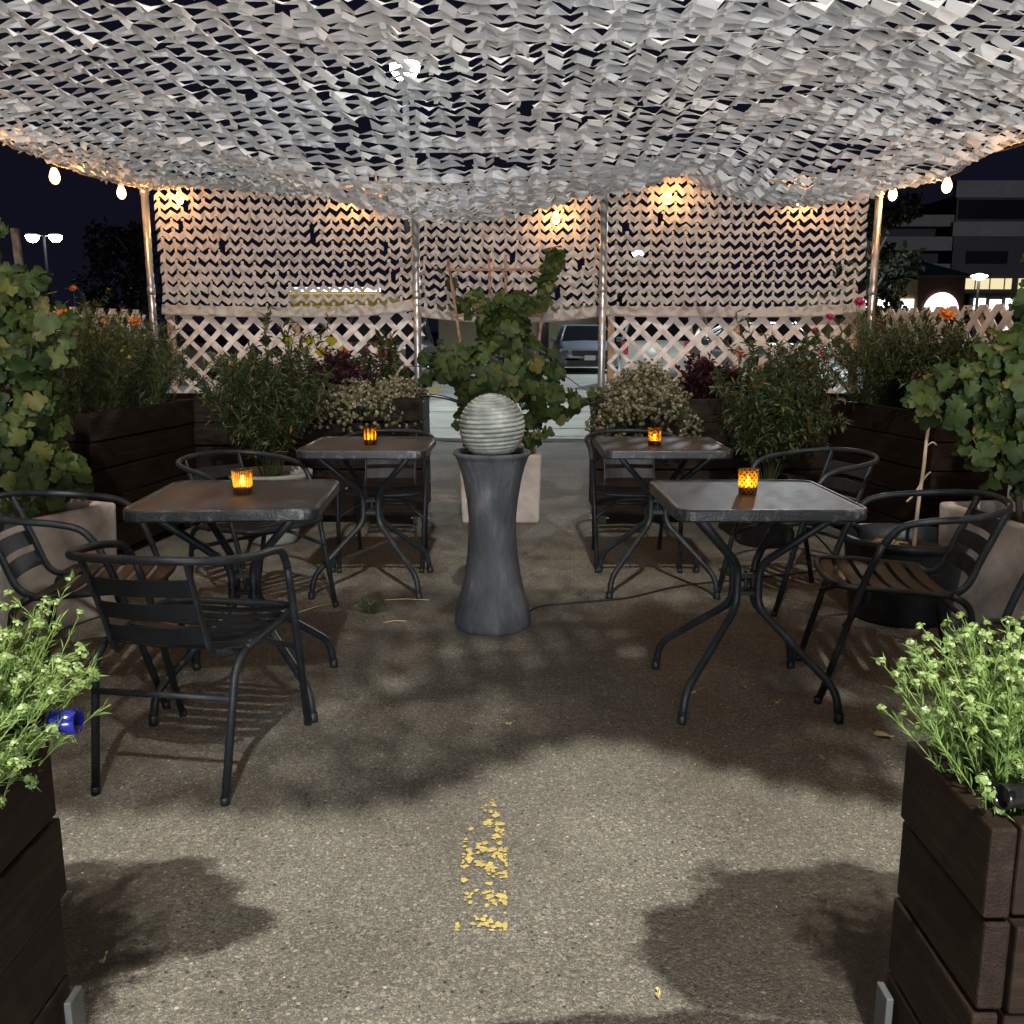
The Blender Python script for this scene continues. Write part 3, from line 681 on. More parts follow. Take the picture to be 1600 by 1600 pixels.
# ------------------------------------------------------------------ chairs
def make_chair(label, loc, rz):
    t = thing('slat_armchair', label, 'chair', loc, rz, 'black metal slat armchairs')
    rt = .0125
    for s in (-1, 1):
        b = MB(); b.tube(fillet([(s * .235, .285, .004), (s * .255, .15, .50), (s * .262, .108, .605)], .05), rt, 10); b.lathe([(.001, 0), (.0145, 0), (.0148, .022), (.0125, .024)], 10, (s * .235, .285, 0)); b.build('leg', M['black'], t)
        b = MB(); b.tube(fillet([(s * .205, -.275, .004), (s * .222, -.20, .385), (s * .228, -.135, .420)], .06), rt, 10); b.lathe([(.001, 0), (.0145, 0), (.0148, .022), (.0125, .024)], 10, (s * .205, -.275, 0)); b.build('leg', M['black'], t)
    hoop = [(-.262, .108, .605), (-.268, .06, .665), (-.276, -.02, .690), (-.275, -.14, .703), (-.235, -.255, .716), (-.135, -.325, .728), (0, -.345, .732)]
    hoop = hoop + [(-x, y, z) for x, y, z in hoop[-2::-1]]
    MB().tube(smooth_path(hoop, 6), rt, 10).build('armrest', M['black'], t)
    side = [(-.228, -.135, .420), (-.233, 0, .428), (-.236, .13, .437), (-.215, .225, .440), (-.12, .255, .437), (0, .260, .435)]
    MB().tube(smooth_path(side + [(-x, y, z) for x, y, z in side[-2::-1]], 5), .0115, 10).build('seat_frame', M['black'], t)
    b = MB()                                # curved seat slats running across
    for k in range(6):
        y = -.115 + k * .066; w = .046; n = 8; up = []; dn = []
        hwid = .226 if y < .17 else .20
        for i in range(n + 1):
            f = -1 + 2 * i / n; z = .430 + .009 * (y + .1) / .3 - .016 * (1 - f * f)
            for dy in (-w / 2, w / 2): up.append((f * hwid, y + dy, z)); dn.append((f * hwid, y + dy, z - .004))
        m = len(up); fs = []
        for i in range(n):
            a = 2 * i; fs += [(a, a + 1, a + 3, a + 2), (m + a, m + a + 2, m + a + 3, m + a + 1), (a, a + 2, m + a + 2, m + a), (a + 1, m + a + 1, m + a + 3, a + 3)]
        fs += [(0, m, m + 1, 1), (2 * n, 2 * n + 1, m + 2 * n + 1, m + 2 * n)]
        b.add(up + dn, fs, 0, False)
    b.build('seat', M['slat'], t)
    b = MB()                                # back slats between two curved side bars
    def bk(z): return -.205 - .115 * ((z - .44) / .29)
    for k in range(4):
        z = .500 + k * .058 if False else .485 + k * .0 + (0, .078, .156, 0)[k]
        if k == 3: continue
        n = 8; hw = .150; f0 = []; f1 = []
        for i in range(n + 1):
            f = -1 + 2 * i / n; cy = -.022 * (1 - f * f)
            for zz in (z - .027, z + .027): f0.append((f * hw, bk(zz) + cy, zz)); f1.append((f * hw, bk(zz) + cy - .004, zz))
        m = len(f0); fs = []
        for i in range(n):
            a = 2 * i; fs += [(a, a + 2, a + 3, a + 1), (m + a, m + a + 1, m + a + 3, m + a + 2), (a, m + a, m + a + 2, a + 2), (a + 1, a + 3, m + a + 3, m + a + 1)]
        b.add(f0 + f1, fs)
    b.build('backrest', M['slat'], t)
    for s in (-1, 1):
        p = smooth_path([(s * .158, -.318, .724), (s * .156, -.305, .69), (s * .152, -.245, .54), (s * .152, -.215, .455), (s * .158, -.175, .415), (s * .190, -.10, .409), (s * .226, -.06, .420)], 5)
        MB().tube(p, .011, 8, flat=(1.25, .62)).build('back_bar', M['black'], t)
    MB().tube([(-.216, -.226, .30), (.216, -.226, .30)], .010, 8).build('stretcher', M['black'], t)
    MB().tube(fillet([(-.246, .215, .30), (-.10, .10, .385), (.10, .10, .385), (.246, .215, .30)], .05), .009, 8).build('stretcher', M['black'], t)
    return t
C0 = make_chair('armchair in the left foreground seen from behind, facing the front left table', (-.915, 2.64, 0), R(-9))
C0.scale = (.92, .96, .935)
def chair(label, x, y, rz):
    c = copy_tree(C0); c.location = (x, y, 0); c.rotation_euler = (0, 0, R(rz)); c['label'] = label; return c
chair('armchair at the left edge facing right, beside the concrete box with grape leaves', -1.46, 3.20, -84)
chair('armchair behind the front left table, in front of the round grey pot', -1.16, 4.20, -128)
chair('armchair behind the back left table, against the timber planter', -.69, 5.10, 180)
chair('armchair behind the back right table, against the timber planter', .665, 5.10, 180)
chair('armchair behind the front right table, in front of the tall leafy shrub', 1.34, 4.36, 112)
chair('armchair right of the front right table, side on, its seat slats showing', 1.345, 3.23, 82)
chair('armchair at the right edge, mostly hidden behind the lime flowers', 1.56, 2.42, 78)

# ------------------------------------------------------------------ plants
def leafquad(b, p, d, nrm, L, w, mi=0, fold=.25):
    side = d.cross(nrm)
    if side.length < 1e-5: side = d.orthogonal()
    side.normalize(); up = side.cross(d).normalized()
    q = p + d * L * .5; vs = [p, q + side * w / 2 + up * w * fold, p + d * L - up * L * .08, q - side * w / 2 + up * w * fold]
    b.add(vs, [(0, 1, 2), (0, 2, 3)], mi)
def rdir(rn):
    while True:
        v = Vector((rn.uniform(-1, 1), rn.uniform(-1, 1), rn.uniform(-1, 1)))
        if .05 < v.length < 1: return v.normalized()
def umbel(b, p, ax, r, rn, n=12, petal=.006):
    for k in range(n):
        v = rdir(rn); v = (v + ax * 1.1).normalized(); q = p + v * r * rn.uniform(.6, 1.05)
        s = v.orthogonal().normalized(); t = v.cross(s)
        a = rn.random() * 3; s, t = s * math.cos(a) + t * math.sin(a), t * math.cos(a) - s * math.sin(a)
        e = petal * rn.uniform(.7, 1.3); b.add([q - s * e - t * e, q + s * e - t * e, q + s * e * .9 + t * e + v * e * .5, q - s * e * .9 + t * e + v * e * .5], [(0, 1, 2, 3)])
def daisy(b, p, ax, r, rn, n=11, layers=2):
    s = ax.orthogonal().normalized(); t = ax.cross(s)
    for l in range(layers):
        for k in range(n):
            a = 2 * PI * (k + .5 * l) / n + rn.uniform(-.1, .1); d = (s * math.cos(a) + t * math.sin(a) + ax * (.15 + .5 * l)).normalized()
            leafquad(b, p + ax * .004 * l, d, ax, r * (1 - .25 * l), r * .42, 0, -.12)
def plant(name, label, cat, base, h, spread, nstem, nleaf, L, w, lm, sm, bx=.03, by=.03, start=.15, bend=.5, flower=None, group=None, seed=1, branch=0, droop=0, stemr=.003, updir=.5, leafrnd=.8, hvar=(.6, 1), lean=(0, 0), elong=None, base_label=None):
    rn = random.Random(seed); base = Vector(base); t = thing(name, label, cat, base, 0, group)
    S, F, FL_ = MB(), MB(), MB()
    stems = []
    for i in range(nstem):
        a = rn.random() * 2 * PI; q = math.sqrt(rn.random())
        b0 = Vector((bx * q * math.cos(a), by * q * math.sin(a), 0))
        if elong:  # stems spread along an elongated bed
            b0 = Vector((rn.uniform(-bx, bx), rn.uniform(-by, by), 0)); a = rn.random() * 2 * PI; q = math.sqrt(rn.random())
        hh = h * rn.uniform(*hvar) * (1 - .25 * q * q)
        tip = b0 + Vector((spread[0] * q * math.cos(a) + lean[0] * hh, spread[1] * q * math.sin(a) + lean[1] * hh, hh))
        mid = b0 + (tip - b0) * .5 + Vector((-(tip - b0).x * bend * .4, -(tip - b0).y * bend * .4, hh * .12))
        if droop: tip.z -= droop * q * h
        pts = []
        for k in range(9):
            f = k / 8; pts.append(b0 * (1 - f) ** 2 + mid * 2 * f * (1 - f) + tip * f * f)
        stems.append((pts, 1.0))
        for _ in range(branch):
            k = rn.randint(2, 6); o = pts[k]; l = hh * rn.uniform(.2, .42); d = (rdir(rn) + Vector((0, 0, .7)) + (tip - b0).normalized() * .6).normalized()
            stems.append(([o, o + d * l * .5 + Vector((0, 0, .01)), o + d * l], .55))
    for pts, sc in stems:
        S.tube(pts, [stemr * sc * (1 - .6 * i / len(pts)) for i in range(len(pts))], 4, cap=False)
        nl = int(nleaf * (1 if sc == 1 else .45))
        for k in range(nl):
            f = start * (1 if sc == 1 else 0) + (1 - start * (1 if sc == 1 else 0)) * rn.random(); x = f * (len(pts) - 1); i = min(int(x), len(pts) - 2)
            p = pts[i].lerp(pts[i + 1], x - i); td = (pts[i + 1] - pts[i]).normalized()
            d = (td * updir + rdir(rn) * leafrnd).normalized(); s = rn.uniform(.6, 1.2)
            leafquad(F, p, d, (Vector((0, 0, 1)) + rdir(rn) * .5).normalized(), L * s, w * s)
        if flower and rn.random() < flower[1]:
            ax = ((pts[-1] - pts[-2]).normalized() + Vector((0, 0, .5)) + rdir(rn) * .3).normalized()
            if flower[0] == 'umbel': umbel(FL_, pts[-1], ax, flower[2] * rn.uniform(.7, 1.2), rn, flower[3], flower[4])
            elif flower[0] == 'daisy': daisy(FL_, pts[-1], (ax + Vector((0, -.9, 0)) * flower[3]).normalized(), flower[2] * rn.uniform(.8, 1.15), rn)
            elif flower[0] == 'spike':
                for k in range(flower[3]): leafquad(FL_, pts[-1] - Vector((0, 0, .012 * k)), rdir(rn), Vector((0, 0, 1)), flower[2], flower[2] * .5)
    S.build('stem', sm, t); F.build('foliage', lm, t)
    if flower and FL_.v: FL_.build('blossom', flower[5], t)
    return t

# foreground sweet alyssum in the two low planters
def alyssum_near(label, loc, bx, by, seed, lean, n, h, sp):
    return plant('flowering_herb', label, 'plant', loc, h, sp, n, 24, .024, .0030, M['leaf_lime'], M['lime_stem'], bx, by, .05, .15,
                 ('umbel', .9, .0105, 30, .0022, M['fl_lime']), None, seed, 2, 0, .0014, 1.1, .7, (.45, 1), lean, True)
alyssum_near('lime green alyssum with white heads in the right foreground planter', (1.02, 1.29, .545), .35, .11, 5, (-.22, .02), 520, .30, (.10, .10))
alyssum_near('lime green alyssum in the left foreground planter, above the blue cap', (-.91, 1.21, .555), .16, .21, 6, (.26, .03), 620, .31, (.12, .10))

# feathery hedges in the side planters: one plant each
HL = [('tall feathery green plant at the near end of the left planter', (-2.42, 5.08), .70, 11), ('feathery green plant with yellow flowers in the middle of the left planter', (-2.37, 5.42), .69, 12), ('feathery green plant at the far end of the left planter', (-2.28, 5.80), .66, 13)]
for i, (lb, (x, y), h, sd) in enumerate(HL):
    plant('feathery_plant', lb, 'plant', (x, y, .76), h, (.24, .26), 120, 62, .050, .0050, M['leaf_fine'], M['stem'], .16, .17, .05, .45, ('daisy', .16, .014, .3, 0, M['fl_yellow']) if i == 1 else None, 'feathery plants in the left planter', sd, 1, .1, .0018, .7, .8, (.55, 1), (.05, -.05), True)
HR = [('feathery green plant at the far end of the right planter, near the magenta flowers', (2.26, 5.78), .70, 21), ('green plant in the middle of the right planter', (2.38, 5.42), .67, 22), ('coarse leaved plant at the near end of the right planter', (2.40, 5.10), .56, 23)]
for i, (lb, (x, y), h, sd) in enumerate(HR):
    co = i > 0
    plant('feathery_plant', lb, 'plant', (x, y, .76), h, (.26, .28), 115, 60 if not co else 40, .048 if not co else .052, .0052 if not co else .014, M['leaf_fine'] if not co else M['leaf_nandina'], M['stem'], .15, .18, .05, .45, None, 'feathery plants in the right planter', sd, 1, .12, .0018, .65, .85, (.5, 1), (-.08, -.04), True)
# zinnias and other tall flowers
def flower(label, p, h, mat, r, cat='flower', n=1, seed=1, group=None):
    plant('tall_flower', label, cat, p, h, (.03, .02), n, 7, .055, .018, M['leaf_fine'], M['stem'], .01, .01, .1, .2, ('daisy', 1, r, 1.0, 0, mat), group, seed, 0, 0, .0026, .5, .7, (.95, 1))
G = 'orange flowers in the left planter'
flower('orange flower in the left planter, the nearest and highest against the sky', (-2.36, 5.02, .78), .715, M['fl_orange'], .042, seed=1)
flower('small orange bud on a tall stem right of the nearest orange flower', (-2.30, 5.35, .78), .715, M['fl_orange'], .020, seed=2)
flower('low wide orange flower in the left planter, next to the corner pole', (-2.14, 5.46, .78), .62, M['fl_orange'], .046, seed=3)
flower('faded brown orange bud on a tall stem above the left planter', (-2.45, 5.42, .78), .74, M['fl_orange'], .022, seed=4)
flower('orange flower in the right planter, in front of the lit shopfront', (2.29, 5.06, .78), .685, M['fl_orange'], .045, seed=5)
for k, (x, y, h, s) in enumerate(((2.06, 5.72, .67, 7), (2.19, 5.75, .675, 8), (1.93, 5.80, .63, 9), (1.86, 5.85, .53, 10))):
    flower(['magenta flower beside the foot of the right corner pole', 'magenta flower just right of the right corner pole', 'magenta flower left of the right corner pole, against the net hem', 'lowest magenta flower, against the right lattice'][k], (x, y if y < 6.0 else 6.2, .78), h, M['fl_magenta'], .038, seed=s)

# tall leafy shrubs in round pots
plant('leafy_shrub', 'tall airy shrub with some orange leaves in the round grey pot', 'shrub', (-1.43, 5.56, .375), 1.03, (.40, .34), 26, 60, .058, .016, M['leaf_nandina'], M['stem'], .05, .05, .22, .35, None, None, 31, 7, .12, .0036, .45, .9, (.5, 1))
plant('leafy_shrub', 'tall airy shrub in the dark pot behind the front right table', 'shrub', (1.50, 5.52, .345), 1.00, (.44, .34), 26, 60, .058, .018, M['leaf_nandina'], M['stem'], .04, .04, .24, .35, None, None, 32, 7, .12, .0036, .45, .9, (.5, 1))

# flower mounds and burgundy plants in the back planters
def mound(label, loc, r, n, seed, lean=(0, 0), droop=.0, prob=.95):
    plant('flower_mound', label, 'plant', loc, r[2], (r[0], r[1]), n, 12, .022, .006, M['leaf_fine'], M['stem'], r[0] * .3, r[1] * .3, .3, .3, ('umbel', prob, .012, 12, .0058, M['fl_cream']), None, seed, 2, droop, .0016, .6, .8, (.55, 1.0), lean)
mound('big round cream flower mound hanging over the back right planter', (.85, 6.16, .79), (.29, .27, .31), 620, 41, (0, -.30), 1.15)
mound('cream flowers trailing over the front of the back left planter', (-1.02, 6.18, .765), (.34, .22, .20), 330, 42, (-.05, -.35), 1.2)
mound('cream flowers at the pole end of the back left planter', (-.74, 6.28, .765), (.15, .18, .22), 200, 43, (0, -.1), .3)
for k, (x, y, h, sp, sd, lb) in enumerate(((1.30, 6.34, .34, .19, 51, 'dark burgundy plant right of the big cream flower mound'), (-1.18, 6.44, .40, .22, 52, 'dark burgundy plant behind the trailing cream flowers'), (-1.55, 6.38, .30, .18, 53, 'small dark burgundy plant behind the left shrub'))):
    plant('burgundy_plant', lb, 'plant', (x, y, .765), h, (sp, sp * .8), 34, 26, .050, .026, M['leaf_purple'], M['leaf_purple'], .05, .05, .15, .3, None, None, sd, 2, .1, .003, .4, .9)
plant('amaranth', 'tall reddish amaranth left of the left inner pole', 'plant', (-.86, 6.40, .765), .60, (.12, .08), 7, 20, .085, .030, M['leaf_grape'], M['leaf_purple'], .06, .04, .2, .3, ('spike', .9, .022, 12, 0, M['fl_magenta']), None, 54, 1, .1, .004, .3, .9)
plant('leafy_plant', 'low green plant at the right end of the back right planter', 'plant', (1.78, 6.32, .765), .38, (.26, .16), 40, 26, .055, .020, M['leaf_nandina'], M['stem'], .18, .08, .1, .3, None, None, 55, 1, .1, .003, .4, .9)
plant('leafy_plant', 'low green plant at the left end of the back left planter', 'plant', (-1.86, 6.34, .765), .40, (.24, .16), 40, 26, .050, .014, M['leaf_fine'], M['stem'], .14, .08, .1, .3, None, None, 56, 1, .1, .003, .4, .9)
plant('small_weed', 'tiny green weed growing out of the asphalt left of the fountain', 'weed', (-.63, 4.10, .0), .075, (.05, .04), 14, 12, .022, .009, M['leaf_fine'], M['stem'], .012, .012, .1, .3, None, None, 57)

# grape vines: big lobed leaves on woody canes
def grape_leaf(b, p, d, nrm, s, rn):
    side = d.cross(nrm)
    if side.length < 1e-4: side = d.orthogonal()
    side.normalize(); up = side.cross(d).normalized(); N = 26; vs = [p]
    cup = rn.uniform(-.5, .6)
    for k in range(N + 1):
        a = -PI * .93 + 2 * PI * .93 * k / N
        rr = .56 + .18 * math.cos(a) + .27 * abs(math.cos(2.5 * a)) ** .8 + .035 * math.cos(13 * a)
        u, v = math.cos(a) * rr, math.sin(a) * rr
        vs.append(p + (d * (u * .62) + side * (v * .66) + up * (cup * (v * v) * .9 - .16 * u * u + .055 * rn.uniform(-1, 1))) * s)
    b.add(vs, [(0, k, k + 1) for k in range(1, N + 1)], 0, True)
def vine(label, canes, blobs, size, seed, base, cane_leaf=10, facing=(0, -1, .25), group=None, bark=None):
    rn = random.Random(seed); base = Vector(base); t = thing('grape_vine', label, 'vine', base, 0, group)
    S, F = MB(), MB(); face = Vector(facing)
    def put(p, out, s):
        nrm = (face * .7 + out * .8 + rdir(rn) * .55 + Vector((0, 0, .25))).normalized()
        d = (Vector((0, 0, -1)) + rdir(rn) * .75); d = (d - nrm * d.dot(nrm)).normalized()
        grape_leaf(F, p - base, d, nrm, s, rn); S.tube([p - base, p - base - d * s * .35 - nrm * s * .35], .0016, 3, cap=False)
    for c, r in canes:
        pts = smooth_path(c, 6); S.tube([p - base for p in pts], [r * (1 - .5 * i / len(pts)) for i in range(len(pts))], 6)
        n = int(sum((pts[i + 1] - pts[i]).length for i in range(len(pts) - 1)) * cane_leaf)
        for k in range(n):
            p = pts[rn.randrange(len(pts) // 4, len(pts))] + rdir(rn) * size * .45; put(p, rdir(rn), size * rn.uniform(.55, 1.1))
    for c, rad, n in blobs:
        c = Vector(c)
        for k in range(n):
            v = rdir(rn); q = rn.uniform(.45, 1) ** .6; p = c + Vector((v.x * rad[0], v.y * rad[1], v.z * rad[2])) * q
            put(p, v, size * rn.uniform(.40, 1.2))
    S.build('cane', M['bark'], t); F.build('foliage', M['leaf_grape'], t)
vine('grape vine climbing the cedar trellis behind the fountain', [
    ([(-.1, 6.36, .42), (-.06, 6.34, .75), (-.05, 6.33, 1.1), (-.03, 6.30, 1.28), (.10, 6.28, 1.38), (.22, 6.28, 1.52), (.28, 6.26, 1.74)], .012),
    ([(-.06, 6.34, .8), (-.10, 6.33, 1.15), (-.22, 6.32, 1.33), (-.36, 6.30, 1.44)], .008), ([(-.36, 6.3, 1.44), (-.39, 6.3, 1.60), (-.42, 6.3, 1.68)], .004),
    ([(.0, 6.3, .6), (.25, 6.22, .78), (.42, 6.20, .80), (.62, 6.18, .86)], .006), ([(.0, 6.3, .6), (-.2, 6.2, .72), (-.33, 6.18, .68), (-.27, 6.14, .58)], .006),
    ([(.1, 6.3, 1.0), (.3, 6.26, .98), (.5, 6.22, .86), (.64, 6.18, .87)], .005), ([(-.1, 6.3, 1.0), (-.35, 6.26, .98), (-.62, 6.24, 1.02), (-.72, 6.22, 1.0)], .005)],
    [((-.07, 6.28, 1.00), (.42, .15, .22), 170), ((-.05, 6.28, .80), (.33, .14, .20), 95), ((-.05, 6.28, 1.26), (.17, .10, .13), 46), ((-.02, 6.27, 1.42), (.12, .08, .10), 22), ((.20, 6.26, 1.50), (.07, .06, .10), 12), ((.27, 6.26, 1.68), (.04, .05, .10), 9), ((-.24, 6.28, 1.40), (.10, .06, .08), 12), ((.28, 6.24, .80), (.18, .1, .12), 26), ((-.40, 6.26, 1.04), (.22, .1, .13), 30), ((.08, 6.22, .62), (.2, .1, .12), 20)],
    .120, 61, (-.075, 6.34, .41), 9)
vine('grape vine at the left edge, hanging over the concrete box planter', [
    ([(-2.12, 4.0, .45), (-2.16, 4.05, .9), (-2.18, 4.05, 1.3), (-2.10, 4.0, 1.55), (-2.12, 3.98, 1.78)], .014),
    ([(-2.15, 4.0, .8), (-2.0, 3.95, 1.1), (-1.95, 3.95, 1.30), (-1.96, 3.95, 1.42)], .006)],
    [((-2.20, 3.98, .92), (.30, .25, .34), 400), ((-2.22, 4.05, 1.25), (.24, .2, .20), 170), ((-2.02, 3.92, .66), (.24, .2, .16), 100), ((-1.94, 4.02, 1.20), (.14, .14, .22), 46), ((-2.16, 3.98, 1.62), (.07, .07, .14), 22), ((-1.97, 3.95, 1.40), (.08, .08, .12), 22)],
    .088, 62, (-2.1, 3.96, .45), 10)
vine('grape vine at the right edge, hanging over the concrete box planter', [
    ([(2.16, 3.95, .45), (2.12, 3.98, .9), (2.16, 4.0, 1.3), (2.12, 3.98, 1.5), (2.17, 3.98, 1.68)], .014),
    ([(2.12, 3.98, .8), (1.98, 3.96, 1.0), (1.88, 4.0, 1.06), (1.82, 4.0, 1.08)], .006)],
    [((2.20, 3.98, 1.05), (.26, .22, .26), 290), ((2.24, 3.95, .76), (.20, .2, .22), 140), ((1.93, 4.05, .98), (.24, .18, .15), 120), ((2.20, 4.0, 1.36), (.15, .14, .14), 36), ((2.02, 3.98, .74), (.12, .12, .12), 26), ((2.18, 3.98, 1.62), (.05, .05, .10), 9)],
    .088, 63, (2.16, 3.95, .45), 10)
t = thing('wooden_stake', 'leaning wooden stake supporting the left grape vine', 'stake', (-2.105, 4.22, 0)); b = MB(); b.box((0, 0, .84), (.03, .022, 1.68), Matrix.Rotation(R(-2), 3, 'Y')); b.build('stake', M['bark'], t, bevel=.003)

# irrigation hose across the gap, extension lead, litter
b = MB(); b.tube(smooth_path([(-.60, 6.14, .835), (-.50, 6.14, .835), (-.36, 6.15, .80), (-.22, 6.2, .72), (-.05, 6.24, .64), (.15, 6.24, .65), (.32, 6.2, .72), (.45, 6.16, .77), (.56, 6.14, .80)], 6), .011, 8)
tag(b.build('irrigation_hose', M['blackplastic']), 'black hose sagging across the gap between the back planters', 'hose')
b = MB(); b.tube(smooth_path([(.03, 3.99, .006), (.12, 4.18, .006), (.30, 4.25, .006), (.55, 4.33, .006), (.85, 4.55, .006), (1.3, 4.72, .006), (1.75, 5.0, .006), (1.9, 5.9, .006)], 6), .005, 6)
tag(b.build('extension_lead', M['cord']), 'thin dark cable running across the ground from the fountain to the right', 'cable')
def leaf_litter(label, px, py, s, mat, seed, rz):
    rn = random.Random(seed); ang = math.atan((py - 800) / FPX) + R(PITCH); Y = CAM_H / math.tan(ang); X = (px - 800) / FPX * (Y * math.cos(R(PITCH)) + CAM_H * math.sin(R(PITCH)))
    b = MB(); n = 9; vs = [Vector((0, 0, .006))]
    for k in range(n):
        a = 2 * PI * k / n; r = s * rn.uniform(.65, 1.1); vs.append(Vector((r * math.cos(a) * 1.5, r * math.sin(a) * .75, .004 + .012 * rn.random())))
    b.add(vs, [(0, 1 + k, 1 + (k + 1) % n) for k in range(n)]); b.add([vs[1], vs[1] + Vector((s * .9, .003, .004)), vs[1] + Vector((s * .9, -.003, .004))], [(0, 1, 2)])
    o = b.build('fallen_leaf', mat, None, (X, Y, 0)); o.rotation_euler = (0, 0, rz); tag(o, label, 'leaf')
leaf_litter('biggest pale yellow fallen leaf, in front of the right armchair', 1380, 1152, .024, M['drywhite'], 1, 2.7)
leaf_litter('pale fallen leaf beside the front left leg of the front right table', 1076, 1086, .017, M['drywhite'], 2, .2)
leaf_litter('small fallen leaf on the asphalt below the fountain', 795, 1134, .011, M['drywhite'], 3, .4)
leaf_litter('small fallen leaf between the legs of the front right table', 1215, 1100, .011, M['drywhite'], 4, 1.0)
leaf_litter('tiny fallen leaf between the fountain and the front right table', 1163, 1076, .007, M['drywhite'], 5, 2)
leaf_litter('tiny yellow fallen leaf on the wet patch at the left', 161, 1508, .008, M['drywhite'], 6, 1.5)
leaf_litter('tiny fallen leaf by the right end of the foreground', 1028, 1560, .009, M['drywhite'], 7, 1.5)
b = MB(); rn = random.Random(8)
for (x0, y0, x1, y1) in ((-.53, 4.30, -.32, 4.30), (-.86, 4.12, -.70, 4.28), (-.52, 3.98, -.42, 4.02)):
    pass
def straw(label, a, b_):
    m = MB(); a = Vector((*a, .004)); b_ = Vector((*b_, .004)); m.tube([a, a.lerp(b_, .5) + Vector((0, .004, .004)), b_], .002, 5); tag(m.build('dry_straw', M['straw']), label, 'straw')
straw('longest dry straw lying between the back left table and the fountain', (-.60, 4.30), (-.39, 4.30))
straw('dry straw lying beside the front left table', (-.96, 4.10), (-.84, 4.24))
straw('short dry straw left of the fountain base', (-.56, 3.95), (-.46, 3.97))

# garden spotlights clipped to the low planters
def spot_thing(label, loc, direction, lens, r=.019, L=.075):
    t = thing('garden_spotlight', label, 'spotlight', loc); q = Vector(direction).to_track_quat('Z', 'Y').to_matrix()
    b = MB(); b.lathe([(.001, -L), (r * .8, -L), (r * .92, -L + .006), (r * .95, -.01), (r, 0), (r, .006), (r * .88, .006), (r * .86, -.004)], 28, rot=q); b.build('body', M['blackplastic'], t)
    if lens:
        b = MB(); b.lathe([(r * .96, .007), (r * 1.0, .008), (r * 1.02, .042), (r * .9, .043), (r * .88, .012), (.001, .012)], 28, rot=q); b.build('lens_hood', M['bluelens'], t)
        b = MB(); b.lathe([(.001, .020), (.004, .019), (.0042, .014)], 12, rot=q); b.build('lamp_chip', M['conc'], t)
    else:
        b = MB(); b.lathe([(.001, -.003), (r * .85, -.003)], 24, rot=q); b.build('lens', M['bluelens'] if lens else M['blackplastic'], t)
    e = q @ Vector((0, 0, -L * .93)); b = MB(); b.tube([e + Vector((0, 0, -r * .3)), e + Vector((0, 0, -.13))], .005, 8); b.build('spike', M['blackplastic'], t)
spot_thing('black spotlight with a blue hood on the left foreground planter', (-.676, 1.30, .688), (1, .05, .02), True, .019, .122)
spot_thing('plain black spotlight on the near corner of the right foreground planter', (.665, 1.185, .632), (-1, -.22, .04), False, .018, .09)
spot_thing('black spotlight half hidden by alyssum at the far end of the right foreground planter', (.665, 1.395, .632), (-1, .1, .04), False, .016, .06)

